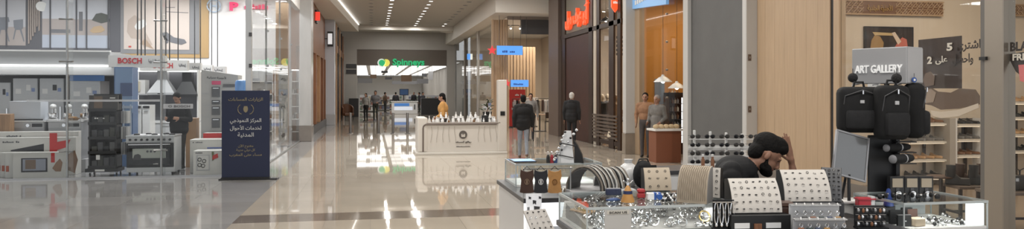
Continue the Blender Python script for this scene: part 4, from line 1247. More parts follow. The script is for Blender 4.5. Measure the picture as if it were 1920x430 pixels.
e_ = MB().lathe([(.115, 0), (.115, .012), (.02, .014)], 24, M=Matrix.Translation((ce.x, KY + .014, ce.z)) @ Matrix.Rotation(math.pi / 2, 4, 'X')).build('emblem_disc', EMB, kk)
MB().prism([(ce.x - .05, ce.z - .06), (ce.x + .05, ce.z - .06), (ce.x + .055, ce.z + .01), (ce.x + .03, ce.z + .03), (ce.x, ce.z + .005), (ce.x - .03, ce.z + .03), (ce.x - .055, ce.z + .01)], KY - .006, KY).build('emblem_face', KB, e_)
MB().ell((ce.x - .02, KY - .008, ce.z + .0), (.012, .006, .012)).ell((ce.x + .02, KY - .008, ce.z), (.012, .006, .012)).build('emblem_eyes', EMB, e_)
text('روائح المسك', .44, .065, EMB, kk, P3(869, 267, KY + .01), depth=.02, bold=.02)
scribble(kk, EMB, P3(869, 275, KY + .012), .40, .03, 14, .006)
x0, x1 = xu(934, KY), xu(950.5, KY)
bx('totem', KB, kk, x0, x1, KY - .02, KY + .3, .07, P3(942, 150, KY).z, bev=.02, seg=2)
bx('totem_device', BLACK, kk, x0 + .06, x0 + .19, KY - .035, KY - .02, P3(942, 217, KY).z, P3(942, 209, KY).z)
# bottles on the kiosk
def bottle_mesh(kind):
    if kind == 0: return MB().lathe([(.045, 0), (.05, .02), (.05, .11), (.018, .15), (.018, .17), (.028, .172), (.028, .21), (.005, .215)], 12).mesh('bottle', WHITEG, True)
    if kind == 1: return MB().lathe([(.06, 0), (.065, .03), (.03, .13), (.012, .17), (.02, .2), (.004, .24)], 12).mesh('bottle', WHITE, True)
    return MB().box(-.05, .05, -.03, .03, 0, .10, bev=.012).lathe([(.018, .1), (.018, .14), (.004, .145)], 10).mesh('bottle', mat('amber_glass', (.20, .10, .04), .15), True)
bms = [bottle_mesh(k) for k in range(3)]
lab = ['small white perfume bottle on the cream kiosk', 'white onion-shaped perfume flask on the cream kiosk', 'flat amber perfume bottle on the cream kiosk']
for i in range(26):
    kd = (0, 1, 0, 2, 1)[i % 5]
    o = put('perfume_bottle', bms[kd], None, (k0 + .42 + (i % 13) * .145 + random.uniform(-.02, .02), KY + (.12 if i < 13 else .28), .89))
    s_ = random.uniform(.5, .8)
    o.scale = (s_, s_, s_)
    tag(o, lab[kd], 'bottle', 'perfume bottles on the cream kiosk, kind %d' % kd)
for i in range(14):
    kd = (1, 0)[i % 2]
    o = put('perfume_bottle', bms[kd], None, (k0 + .4 + i * .14, KY + 1.05, .86))
    o.scale = (.8, .8, .8)
    tag(o, 'tall white perfume bottle on the rear counter of the cream kiosk', 'bottle', 'rear perfume bottles')
for i in range(4):
    x = k0 + .75 + i * .42
    t = wthing('display_riser', 'small white display riser on the cream kiosk, %s from the left' % ('first', 'second', 'third', 'fourth')[i], 'riser', (x, KY + .35, .89), 'white risers on the cream kiosk')
    bx('shelf', WHITEG, t, x - .14, x + .14, KY + .3, KY + .42, 1.0, 1.015)
    for sx in (-.12, .12): bx('leg', WHITEG, t, x + sx - .008, x + sx + .008, KY + .33, KY + .39, .89, 1.0)
    for j in (-1, 1):
        o = put('perfume_bottle', bms[1 if i % 2 else 0], None, (x + .07 * j, KY + .36, 1.015)); o.scale = (.7, .7, .7)
        tag(o, 'white perfume bottle on the %s riser of the cream kiosk, %s side' % (('first', 'second', 'third', 'fourth')[i], 'left' if j < 0 else 'right'), 'bottle', 'perfume bottles on risers')
# potted plant on a black stand
x = xu(914, KY + .95)
t = thing('potted_plant', 'small dark leafy plant in a black pot on the kiosk', 'plant', (x, KY + 1.0, .86))
MB().lathe([(.10, 0), (.14, .28), (.15, .30), (.12, .30)], 16).build('pot', BLACK, t, smooth=True)
lf_ = mat('dark_leaf', (.03, .045, .02), .5)
for i in range(26):
    a, r_, hz_ = random.uniform(0, 6.28), random.uniform(.05, .22), random.uniform(.35, .66)
    m_ = Matrix.Rotation(a, 4, 'Z') @ Matrix.Rotation(random.uniform(-.8, .4), 4, 'Y')
    MB().ell((r_ * math.cos(a), r_ * math.sin(a), hz_), (.075, .028, .01), 8, 5, m_).build('leaf', lf_, t)
MB().tube([(0, 0, .28), (.02, 0, .45), (0, .02, .6)], .012, 6).build('stem', REDW, t)
tag(bx('card_terminal', BLACK, None, xu(903, KY + .2), xu(915, KY + .2), KY + .15, KY + .25, .89, 1.08, bev=.01), 'black upright card terminal near the right end of the cream kiosk', 'terminal')
# ---------------------------------------------------------------- boutique signs and furniture
BLU = mat('blue_screen', (.08, .27, .70), .4, emit=1.1)
STR = mat('red_star', (.65, .05, .06), .4, emit=.6)
def blue_sign(u0, u1, v0, v1, Y, lb, nb_):
    t = wthing('blue_hanging_sign', lb, 'sign', P3((u0 + u1) / 2, v1, Y))
    rect('panel', BLU, t, u0, u1, v0, v1, Y, .08)
    zc_ = P3(u0, (v0 + v1) / 2, Y)
    rr = (v1 - v0) * .55 * dep(zc_.x, Y) / F
    cx, cz = zc_.x - rr * 1.0, zc_.z
    MB().prism([(cx + rr * (1 if i % 2 == 0 else .45) * math.sin(i * math.pi / 5), cz + rr * (1 if i % 2 == 0 else .45) * math.cos(i * math.pi / 5)) for i in range(10)], Y - .02, Y + .03).build('star', STR, t)
    scribble(t, mat('sign_navy', (.03, .08, .3), .4), (zc_.x + rr * 2.2, Y - .012, cz - rr * .2), rr * 3, rr * .5, 8, .01)
    for uu in (u0 + 4, u1 - 4): MB().cyl(P3(uu, v0, Y + .04), P3(uu, v0, Y + .04) + Vector((0, 0, 5.1 - P3(uu, v0, Y).z)), .01, n=5).build('cable', DGREY, t)
blue_sign(932, 980, 86, 103, 32.3, 'upper blue hanging sign with red star in the slatted boutique', 0)
blue_sign(958, 991, 150, 163, 32.8, 'lower blue hanging sign above the red poster', 1)
t = wthing('sale_poster', 'red sale poster with big white numerals in the boutique', 'poster', P3(970, 212, 36.0))
rect('panel', mat('poster_red', (.50, .035, .03), .5), t, 955, 985, 168, 240, 36.0, .04)
text('5', .26, .42, WHITE, t, P3(964.5, 199, 35.98), depth=.02, bold=.04)
text('0', .26, .42, WHITE, t, P3(977, 199, 35.98), depth=.02, bold=.04)
scribble(t, WHITE, P3(971, 178, 35.985), .4, .09, 6, .01)
bx('foot', DGREY, t, P3(955, 240, 36).x, P3(985, 240, 36).x, 35.85, 36.15, 0, .04)
t = wthing('fascia_sign', 'small blue and white blade sign by the far glass front', 'sign', P3(881, 110, 43))
rect('panel', BLU, t, 876, 886, 101, 112, 43, .05)
rect('white_half', WLT, t, 882, 886, 101, 112, 42.97, .02)
bx('bracket', DGREY, t, xu(886, 43), 5.86, 43.0, 43.04, P3(880, 106, 43).z, P3(880, 105, 43).z)
t = thing('track_light', 'track light rail with spot heads in the boutique ceiling', 'light', (7.4, 34.6, 4.86))
MB().box(-1.2, 1.4, -.02, .02, .0, .03).build('rail', BLACK, t)
for i in range(6):
    h_ = MB().cyl((-1.0 + i * .45, 0, 0), (-1.0 + i * .45, -.1, -.14), .05, n=10).build('spot_head', WHITE, t)
    MB().cyl((-1.0 + i * .45, -.1, -.14), (-1.0 + i * .45, -.105, -.147), .045, n=10).build('lens', DLM, h_)
for k in range(2):
    t = thing('clothes_rail', 'boutique clothes rail with hanging clothes, ' + ('nearer the wood slats' if k == 0 else 'nearer the taupe pilaster'), 'clothes rail', (7.2 + k * 1.35, 35.6 + k, 0))
    MB().cyl((-.5, 0, 0), (-.5, 0, 1.4), .015, n=8).cyl((.5, 0, 0), (.5, 0, 1.4), .015, n=8).cyl((-.5, 0, 1.4), (.5, 0, 1.4), .015, n=8).build('frame', BLACK, t)
    for sx in (-.5, .5): MB().box(sx - .05, sx + .05, -.25, .25, 0, .02).build('foot', BLACK, t)
    for i in range(7):
        g = MB().box(-.025, .025, -.2, .2, .55 + .1 * (i % 3), 1.34, bev=.02).build('garment', [LGREY, BLACKF, CREAM, MAROON, WHITE][(i + k) % 5], None, (7.2 + k * 1.35 - .4 + i * .13, 35.6 + k, 0))
        tag(g, 'garment hanging on the clothes rail ' + ('nearer the wood slats' if k == 0 else 'nearer the taupe pilaster'), 'garment', 'garments on rail %d' % k)
# cafe tables and chairs before the taupe pilaster
def cafe_table(x, y, lb):
    t = thing('cafe_table', lb, 'table', (x, y, 0))
    MB().box(-.35, .35, -.35, .35, .72, .75, bev=.01).build('top', WOOD, t)
    MB().cyl((0, 0, .02), (0, 0, .72), .03, n=10).build('post', BLACK, t)
    MB().box(-.25, .25, -.25, .25, 0, .02).build('base', BLACK, t)
def cafe_chair(x, y, rz, lb):
    t = thing('cafe_chair', lb, 'chair', (x, y, 0), rz)
    MB().box(-.2, .2, -.2, .2, .43, .47, bev=.01).build('seat', DKBROWN, t)
    MB().sheet(lambda u, v: (-.2 + .4 * u, .2 + .05 * v - .03 * math.sin(math.pi * u), .6 + .26 * v), 6, 3, .02).build('backrest', DKBROWN, t)
    for sx in (-.18, .18):
        MB().cyl((sx, .2, 0), (sx, .24, .8), .013, n=6).build('leg', BLACK, t)
        MB().cyl((sx, -.18, 0), (sx, -.18, .44), .013, n=6).build('leg', BLACK, t)
p = at(1012, 240, 33.0)
cafe_table(p.x, p.y, 'square wooden cafe table before the taupe pilaster')
cafe_chair(p.x - .6, p.y - .1, 1.5, 'dark cafe chair left of the wooden cafe table')
cafe_chair(p.x + .3, p.y - .6, 3.0, 'dark cafe chair in front of the wooden cafe table')
cafe_chair(p.x + .7, p.y + .2, -1.4, 'dark cafe chair right of the wooden cafe table')
# ---------------------------------------------------------------- brown shop signs
t = wthing('shop_sign', 'orange red lit script sign over the maroon wall', 'sign', (RX, 26.5, 4.2))
ORL = mat('orange_red_letters', (.85, .10, .03), .4, emit=1.0)
ya, yb = yu(1104, RX - .1), yu(1058, RX - .1)
zc_ = zp(29, RX, (ya + yb) / 2)
text('أبو عوف مول', (yb - ya) * .95, .85, ORL, t, (RX - .02, (ya + yb) / 2, zc_), rot=(0, 0, -math.pi / 2), depth=.16, bold=.045)
t = wthing('blade_sign', 'orange red shield-shaped sign between the brown mullions', 'sign', (RX - .3, 21.9, 4.0))
yb_ = yu(1154, RX - .1)
zb_, zt_ = zp(23, RX - .1, yb_), zp(-20, RX - .1, yb_)
xs0, xs1 = xu(1147, yb_), xu(1161, yb_)
xm = (xs0 + xs1) / 2
MB().prism([(xs0, zt_), (xs0, zb_ + .16), (xm, zb_), (xs1, zb_ + .16), (xs1, zt_)], yb_, yb_ + .08).build('shield', ORL, t)
scribble(t, WLT, (xm, yb_ - .012, zb_ + .3), .14, .08, 3, .01)
bx('bracket', BLACK, t, xs1, RX + .02, yb_ + .02, yb_ + .06, zt_ - .2, zt_ - .15)
def pendant(x, y, z, r, m, lb, top, group):
    t = thing('pendant_lamp', lb, 'lamp', (x, y, z), 0, group)
    MB().lathe([(r, 0), (r * .97, .015), (r * .45, r * .5), (r * .2, r * .62), (r * .12, r * .8), (r * .1, r * .8)], 20).build('shade', m, t, smooth=True)
    MB().ell((0, 0, .02), (r * .22,) * 3).build('bulb', DLM, t, smooth=True)
    MB().cyl((0, 0, r * .8), (0, 0, top - z), .006, n=5).build('cord', BLACK, t)
p = P3(1136, 40, 23.0)
pendant(p.x, 23.0, p.z, .2, BLACK, 'black pendant lamp behind the brown mullions', 5.2, 'brown shop pendants')
p = P3(1123, 42, 27.0)
pendant(p.x, 27.0, p.z, .2, BLACK, 'farther black pendant lamp in the brown shop', 5.2, 'brown shop pendants')
# mannequins / dresses in the brown shop
for k, (u, Y) in enumerate(((1129, 24.0), (1156, 22.2), (1139, 26.5))):
    x = xu(u, Y)
    t = thing('dressed_mannequin', ('dark dressed mannequin behind the brown mullions', 'pale dressed mannequin beside the white pillar', 'farther dark dressed mannequin in the brown shop')[k], 'mannequin', (x, Y, 0))
    m_ = (BLACKF, CREAM, DGREY)[k]
    MB().lathe([(.05, 1.42), (.17, 1.36), (.14, 1.1), (.12, 1.02), (.2, .75), (.3, .35), (.28, .33)], 16).build('dress', m_, t, smooth=True)
    MB().cyl((0, 0, .03), (0, 0, .4), .02, n=8).build('pole', CHROME, t)
    MB().lathe([(.2, 0), (.2, .015), (.03, .03)], 16).build('base', CHROME, t)
    MB().ell((0, 0, 1.56), (.075, .09, .11)).cyl((0, 0, 1.4), (0, 0, 1.5), .045, n=10).build('head', CREAM, t, smooth=True)
for k in range(4):
    t = wthing('display_table', 'low dark display table in the brown shop, %s from the pillar' % ('first', 'second', 'third', 'fourth')[k], 'table', (8.4 + .3 * k, 21.4 + k * 2.2, 0))
    x, y = 8.4 + .3 * k, 21.4 + k * 2.2
    bx('top', DKBROWN, t, x - .6, x + .6, y - .4, y + .4, .75, .8)
    for sx in (-.55, .5):
        for sy in (-.35, .3): bx('leg', DKBROWN, t, x + sx, x + sx + .05, y + sy, y + sy + .05, 0, .75)
    for i in range(5):
        o = MB().box(-.1, .1, -.08, .08, 0, .1 + .15 * random.random(), bev=.015).build('folded_goods', [CREAM, WHITE, DGREY, REDW][(i + k) % 4], None, (x - .45 + i * .22, y, .8))
        tag(o, 'folded goods on the %s display table of the brown shop' % ('first', 'second', 'third', 'fourth')[k], 'goods', 'folded goods %d' % k)
# ---------------------------------------------------------------- orange shop goods
hb = wthing('shop_header_sign', 'blue lit header sign of the orange shop', 'sign', (RX - .05, 18.3, 3.7))
MB().prism([(yu(1250, RX - .08), zp(8, RX, yu(1250, RX - .08))), (19.9, zp(17, RX, 19.9)), (19.9, 4.6), (yu(1250, RX - .08), 4.6)], RX - .1, RX - .02, 'YZ').build('panel', mat('sky_blue_sign', (.18, .36, .62), .4, emit=.5), hb)
mb = MB()
for i in range(10):
    yy = 19.6 - i * .17
    mb.box(RX - .12, RX - .10, yy - .05, yy + .05, zp(17, RX, 19.9) + .08 + .012 * i, zp(17, RX, 19.9) + .2 + .03 * (i % 3))
mb.build('printed_line', WHITE, hb)
for k, (u, v, Y) in enumerate(((1243, 154, 18.2), (1269, 166, 18.6))):
    p = P3(u, v, Y)
    pendant(p.x, Y, p.z, .24, WHITEG, ('white enamel pendant lamp nearer the pillar in the orange shop', 'white enamel pendant lamp nearer the grey wall in the orange shop')[k], 4.5, 'orange shop pendants')
YO = 19.6
cb = wthing('glass_cabinet', 'tall dark cabinet with lit shelves in the orange shop', 'cabinet', P3(1269, 300, YO))
a, c = xu(1255, YO), xu(1283, YO)
zt = P3(1269, 174, YO).z
bx('back', DKBROWN, cb, a, c, YO + .38, YO + .42, 0, zt)
bx('head', BLACK, cb, a, c, YO, YO + .4, zt - .12, zt)
for x in (a, c - .03): bx('side', BLACK, cb, x, x + .03, YO, YO + .4, 0, zt)
for k in range(7): bx('shelf', BLACK, cb, a, c, YO, YO + .38, .3 + k * .22, .32 + k * .22)
bx('light_strip', LEDW, cb, c - .06, c - .04, YO + .02, YO + .05, .3, zt - .14)
for k in range(7):
    for j in range(4):
        o = MB().lathe([(.03, 0), (.032, .1), (.012, .12), (.012, .15)], 8).build('spice_jar', [REDW, CREAM, mat('jar_grey', (.3, .28, .26), .4)][(j + k) % 3], None, (a + .07 + j * .08, YO + .15, .32 + k * .22))
        tag(o, 'small jar in the tall dark cabinet of the orange shop', 'jar', 'jars in the dark cabinet')
t = wthing('display_table', 'brown table with a white top in the orange shop', 'table', P3(1250, 310, 17.4))
a, c = xu(1226, 17.4), xu(1278, 17.4)
bx('top', WHITE, t, a, c, 17.3, 17.9, .78, .83)
bx('body', mat('chestnut', (.20, .07, .035), .45), t, a + .04, c - .04, 17.35, 17.85, 0, .78)
for k in range(5):
    o = MB().ell((0, 0, .05), (.09, .07, .06), 10, 6).build('bread_roll', mat('roll', (.55, .42, .26), .7), None, (a + .12 + k * .13, 17.55, .83), smooth=True)
    tag(o, 'pale roll on the white topped table of the orange shop', 'roll', 'rolls in the orange shop')
tag(rect('blue_wall_print', mat('blue_print', (.22, .30, .42), .5), None, 1228, 1246, 148, 196, 20.45, .03), 'tall blue print on the orange wall behind the pendant lamp', 'poster')
# switches on the white pilaster
for k, v in enumerate((108, 205)):
    z = zp(v, 7.05, 13.2)
    t = wthing('wall_fitting', ('upper small brown fitting on the white pilaster', 'lower small brown fitting on the white pilaster')[k], 'fitting', (7.07, 13.18, z - .05))
    bx('plate', mat('fitting_brown', (.12, .08, .06), .4), t, 7.06, 7.12, 13.185, 13.2, z - .06, z + .06)
    bx('button', GREYM, t, 7.08, 7.1, 13.175, 13.185, z - .02, z + .02)
# ================================================================ PEOPLE IN THE MALL
def human(lb, u, v, rz, mats_, Hh=1.72, voxel=.013, hair=True, pos=None, long_hair=False, **kw):
    p = fl(u, v) if pos is None else pos
    pr, hr, P, M = standing(Hh, **kw)
    if long_hair: hr = hr + [('e', P(0, -.07, -.12), (.08, .055, .13), 'hair', M)]
    return person('person', lb, (p[0], p[1], 0), rz, pr, mats_, voxel, hr if hair else None)
human('person in a black hooded jacket and pale jeans walking away', 981, 297, -.12, pmats((.008, .008, .009), (.23, .25, .29), (.10, .05, .03)), 1.66, stride=.13, arm=.05, voxel=.012, bulk=1.28, hem=1.)
human('person in a light grey jumper behind the walker in black', 993, 268, 3.0, pmats((.22, .21, .20), (.03, .03, .035)), 1.68, pos=at(995, 0, 26.5))
human('white haired man in a dark suit before the maroon wall', 1072, 275, -.5, pmats((.012, .012, .014), (.012, .012, .014), hairc=(.5, .49, .47)), 1.72, bulk=1.22, hem=1.)
human('person in a black and white patterned top by the bollards', 686, 228, 2.6, pmats((.30, .30, .29), (.012, .012, .012)), 1.66, voxel=.016, long_hair=True)
human('taller person in grey with a dark hat near the bollards', 704, 227, 2.9, pmats((.16, .16, .17), (.03, .035, .03)), 1.80, voxel=.016, elbow=.7, bulk=1.2)
human('man in an orange shirt standing in the cream kiosk', 829, 0, 1.3, pmats((.50, .26, .08), (.05, .05, .05)), 1.70, pos=(xu(832, KY + .62), KY + .62), head_down=.3, elbow=.6, lean=.04, bulk=1.22)
human('salesman in a black shirt looking down in the appliance shop', 335, 0, 2.9, pmats((.004, .004, .005), (.03, .028, .026)), 1.72, pos=(xu(336, 17.95), 17.95), head_down=.6, elbow=1.0, lean=.10, voxel=.011, bulk=1.25, hem=.5)
human('person in a tan jacket standing in for a reflection in the orange shop glass', 1207, 0, 2.6, pmats((.30, .16, .09), (.07, .06, .06)), 1.72, pos=(xu(1210, 18.9), 18.9), elbow=.2)  # solid figure added in place of a reflection on the shop glass
human('person in a long grey coat standing in for a reflection in the orange shop glass', 1228, 0, 2.2, pmats((.17, .16, .15), (.02, .02, .02), hairc=(.30, .27, .25)), 1.66, pos=(xu(1232, 18.2), 18.2), coat=.55, elbow=.5)  # second added figure, also replacing a reflection on the glass
for k, (u, Y, c_) in enumerate(((742, 66, (.02, .02, .025)), (786, 63, (.03, .03, .04)), (776, 70, (.015, .015, .02)), (793, 60, (.05, .05, .06)), (722, 63, (.10, .06, .04)))):
    human('distant shopper in the supermarket, %s' % ('left of the wall screen', 'right of the promotion desk', 'just right of the wall screen', 'nearest the black checkout', 'left of the promotion desk')[k], u, 0, k * 1.3, pmats(c_, (.02, .02, .02)), 1.70, pos=(xu(u, Y), Y), voxel=.024, arm=.05)
# ================================================================ SHOE SHOP (right, behind glass)
FRZ = mat('frieze_brown', (.17, .085, .045), .5)
LAT = mat('lattice_tan', (.42, .29, .18), .5)
def frieze(u0, u1, v0, v1, lb, plain=None):
    Y = SY - .05
    t = wthing('carved_frieze', lb, 'frieze', P3((u0 + u1) / 2, v1, Y))
    rect('board', FRZ, t, u0, u1, v0, v1, Y, .05)
    a, c = P3(u0, v1, Y), P3(u1, v0, Y)
    mb = MB()
    st = (c.z - a.z) / 2.5
    n = int((c.x - a.x) / st)
    for i in range(n + 1):
        x = a.x + (i + .5) * st
        if plain and xu(plain[0], Y) < x < xu(plain[1], Y): continue
        for z in (a.z + st * .65, a.z + st * 1.85):
            mb.tube([(x + st * .45 * math.cos(q), Y - .004, z + st * .45 * math.sin(q)) for q in [k * math.pi / 3 for k in range(6)]], .012, 4, True)
            mb.cyl((x - st * .6, Y - .004, z - st * .6), (x + st * .6, Y - .004, z + st * .6), .009, n=4)
    o = mb.build('lattice', LAT, t); o['kind'] = 'stuff'
    for z0 in (a.z, c.z - .025): bx('edge', LAT, t, a.x, c.x, Y - .012, Y, z0, z0 + .025)
    if plain: text('للأحذية الجلدية', xu(plain[1], Y) - xu(plain[0], Y) - .08, (c.z - a.z) * .5, mat('gilt_letters', (.45, .28, .10), .4), t, P3(sum(plain) / 2, (v0 + v1) / 2, Y - .01), depth=.01)
frieze(1577, 1768, 3, 27, 'carved brown lattice frieze with gilt script over the framed picture', (1623, 1677))
frieze(1886, 1960, 9, 30, 'carved brown lattice frieze at the right edge of the shop')
pc = wthing('framed_picture', 'black framed picture of golden and pink bags on the cream wall', 'picture', P3(1667, 95, SY - .05))
rect('frame', BLACK, pc, 1622, 1713, 50, 95, SY - .05, .05)
rect('print', mat('print_brownblack', (.03, .02, .016), .5), pc, 1625, 1710, 53, 93, SY - .056, .006)
blob('printed_gold_bag', mat('print_gold', (.33, .20, .08), .5), pc, SY - .062, [(1632, 90), (1634, 76), (1640, 66), (1650, 68), (1657, 80), (1656, 90)])
blob('printed_flash', mat('print_straw', (.50, .36, .18), .5), pc, SY - .062, [(1636, 60), (1672, 62), (1676, 67), (1640, 66)])
blob('printed_pink_bag', mat('print_coral', (.50, .14, .10), .5), pc, SY - .064, [(1676, 92), (1684, 78), (1692, 70), (1700, 74), (1702, 88), (1696, 92)])
blob('printed_strap', mat('print_cream', (.60, .48, .38), .5), pc, SY - .066, [(1672, 62), (1678, 60), (1690, 78), (1684, 84)])
# shelving with shoes
def shoe_meshes():
    prof = [(-.13, 0), (.13, 0), (.14, .02), (-.135, .025)]
    sole = MB().sheet(lambda u, v: (-.14 + .28 * u, (v - .5) * .085 * (1 - .35 * abs(u - .55) ** 1.2 * 2) * (1 if .02 < u < .98 else .5), .012), 10, 4, .024).mesh('sole', mat('sole_pale', (.45, .40, .34), .6), True)
    def up(u, v):
        th = math.pi * v
        hgt = .055 + .055 * max(0, .5 - u) * 2 - .012 * u
        w_ = .042 * (1 - .3 * abs(u - .55) * 2) * (1 if .03 < u < .97 else .3)
        return (-.135 + .27 * u, w_ * math.cos(th), .02 + (hgt * math.sin(th) if 0.02 < u < .98 else .5 * hgt * math.sin(th)))
    return sole, up
SOLE, UPF = shoe_meshes()
UPS = [MB().sheet(UPF, 12, 8).mesh('upper', m, True) for m in (mat('shoe_brown', (.16, .075, .035), .5), mat('shoe_black', (.015, .014, .014), .4), mat('shoe_tan', (.42, .25, .12), .55), mat('shoe_grey', (.15, .14, .13), .6))]
LACE = MB().box(-.045, -.015, -.02, .02, .083, .09).box(0.0, .02, -.018, .018, .073, .08).mesh('laces', mat('lace', (.4, .36, .3), .7))
def shoe(x, y, z, rz, kind, lb, gr):
    t = thing('shoe', lb, 'shoe', (x, y, z), rz, gr)
    put('sole', SOLE, t); put('upper', UPS[kind], t); put('laces', LACE, t)
def shelf_unit(u0, u1, vs, lb, kinds, nper, Y=SY - .32):
    t = wthing('shoe_shelving', lb, 'shelf', P3((u0 + u1) / 2, 330, Y))
    a, c = xu(u0, Y), xu(u1, Y)
    for k, v in enumerate(vs):
        z = zp(v, (a + c) / 2, Y)
        bx('shelf', mat('shelf_white', (.72, .66, .57), .4), t, a, c, Y, SY - .01, z - .035, z)
        bx('light_strip', mat('warm_led', (1, .82, .6), .5, emit=1.5), t, a + .02, c - .02, Y + .05, Y + .08, z - .045, z - .036)
        for i in range(nper):
            kd = kinds[(k + i * 0) % len(kinds)]
            shoe(a + .12 + (c - a - .24) * i / max(1, nper - 1), Y + .15, z, -1.35 + .2 * random.random(), kd, 'shoe on the %s shelf of the %s' % (('top', 'second', 'third', 'fourth')[k], lb), '%s row %d' % (lb[:24], k))
    bx('upright', DKBROWN, t, (a + c) / 2 + .1, (a + c) / 2 + .14, SY - .06, SY - .02, .1, zp(vs[0], a, Y))
shelf_unit(1708, 1777, (232, 266, 300, 334), 'white shoe shelving left of the pale pier', (0, 3, 2, 1), 4)
shelf_unit(1797, 1846, (234, 262, 292), 'narrow shoe shelving right of the pale pier', (1, 3, 0), 3)
shelf_unit(1886, 1950, (192, 221, 253, 284), 'shoe shelving at the right edge of the shop', (2, 1, 2, 1), 4)
t = wthing('pale_pier', 'pale striped pier between the shoe shelves', 'pier', P3(1787, 340, SY - .4))
rect('body', mat('pier_grey', (.42, .38, .33), .5), t, 1781, 1792, 222, 400, SY - .4, .38)
rect('side', WHITE, t, 1792, 1795, 222, 400, SY - .38, .36)
t = wthing('dark_case', 'dark glass cabinet of shoes deep in the shop', 'cabinet', P3(1822, 300, SY - .2))
rect('body', mat('case_dark', (.09, .075, .065), .4), t, 1803, 1838, 222, 282, SY - .009, .008)
rect('frame', WHITE, t, 1847, 1850, 222, 330, SY - .4, .3)
# posters on the glass
GX = RX + .055
def gpt(u, v): 
    y = yu(u, GX)
    return (y, zp(v, GX, y))
def gpoly(name, m, parent, pts, x=GX, th=.006): return MB().prism([gpt(u, v) for u, v in pts], x, x + th, 'YZ').build(name, m, parent)
def gtext(s, u, v, wpx, hpx, m, parent, x, bold=.02):
    y, z = gpt(u, v)
    wd = abs(gpt(u - wpx / 2, v)[0] - gpt(u + wpx / 2, v)[0])
    ht = hpx * dep(GX, y) / F
    return text(s, wd, ht, m, parent, (x, y, z), rot=(0, .0, -math.pi / 2), depth=.004, bold=bold)
gp = wthing('window_poster', 'dark window poster with an offer script and a big shoe picture', 'poster', (GX, gpt(1770, 220)[0], gpt(1770, 220)[1]))
gpoly('sheet', mat('poster_brown', (.040, .022, .015), .5), gp, [(1722, 75), (1803, 67), (1803, 166), (1722, 166)])
DKT = mat('poster_text_dark', (.03, .02, .016), .5)
WPT = mat('poster_text_white', (.62, .56, .48), .5)
gtext('اشتري', 1817, 88, 46, 26, DKT, gp, GX - .012)
gtext('5', 1782, 88, 11, 15, WPT, gp, GX - .012, .04)
gtext('واحصل', 1806, 112, 40, 22, DKT, gp, GX - .014)
gtext('على', 1767, 113, 22, 16, WPT, gp, GX - .016)
gtext('2', 1745, 113, 9, 14, WPT, gp, GX - .016, .04)
gpoly('printed_shoe', mat('print_shoe', (.13, .085, .06), .5), gp, [(1729, 178), (1735, 168), (1748, 165), (1760, 172), (1784, 174), (1800, 166), (1830, 168), (1838, 180), (1838, 196), (1800, 204), (1765, 206), (1748, 198), (1735, 196)], GX - .01)
gpoly('printed_toe', mat('print_toe', (.27, .20, .15), .5), gp, [(1730, 178), (1736, 170), (1748, 167), (1757, 174), (1752, 192), (1737, 194)], GX - .016)
gpoly('printed_sole', mat('print_sole', (.52, .43, .34), .5), gp, [(1746, 207), (1765, 210), (1800, 206), (1836, 194), (1838, 202), (1800, 218), (1766, 222), (1750, 217)], GX - .016)
gpoly('printed_figure', mat('print_figure', (.15, .10, .075), .5), gp, [(1732, 150), (1736, 138), (1746, 134), (1754, 142), (1752, 160), (1736, 163)], GX - .01)
bf2 = wthing('window_sticker', 'black sale sticker with white and black lettering at the right edge', 'sticker', (GX, gpt(1910, 150)[0], gpt(1910, 150)[1]))
gpoly('dark_shape', DKT, bf2, [(1888, 102), (1960, 92), (1960, 150), (1925, 150), (1905, 135), (1896, 118)])
gtext('BLACK', 1926, 86, 62, 18, DKT, bf2, GX - .012, .04)
gtext('FRIDAY', 1930, 106, 60, 13, WPT, bf2, GX - .014, .03)
gpoly('pink_shape', mat('print_pink', (.60, .16, .16), .5), bf2, [(1911, 122), (1960, 118), (1960, 165), (1914, 152)], GX - .012)
# benches with boots and bags
def bench(u, v, d, w_, dp, h_, lb):
    p = at(u, v, d)
    t = thing('display_bench', lb, 'bench', (p.x, p.y, 0), -PSI)
    MB().box(-w_ / 2, w_ / 2, -dp / 2, dp / 2, h_ - .04, h_, bev=.006).build('top', mat('bench_top', (.14, .10, .075), .4), t)
    for sx in (-1, 1):
        for sy in (-1, 1): MB().box(sx * (w_ / 2 - .03) - .018, sx * (w_ / 2 - .03) + .018, sy * (dp / 2 - .03) - .018, sy * (dp / 2 - .03) + .018, 0, h_ - .04).build('leg', DKBROWN, t)
        MB().box(sx * (w_ / 2 - .03) - .012, sx * (w_ / 2 - .03) + .012, -dp / 2 + .03, dp / 2 - .03, .1, .13).build('stretcher', DKBROWN, t)
    MB().box(-w_ / 2 + .04, w_ / 2 - .04, -.012, .012, .1, .13).build('stretcher', DKBROWN, t)
    return p
b1 = bench(1900, 0, 9.6, .72, .45, .48, 'dark metal framed bench at the right edge of the shoe shop')
b2 = bench(1826, 0, 10.2, .66, .45, .48, 'dark metal framed bench behind the ankle boots')
BOOT = mat('boot_dark', (.022, .018, .016), .5, noise=.2, nscale=10)
BOOTB = mat('boot_brown', (.07, .035, .022), .5, noise=.2, nscale=10)
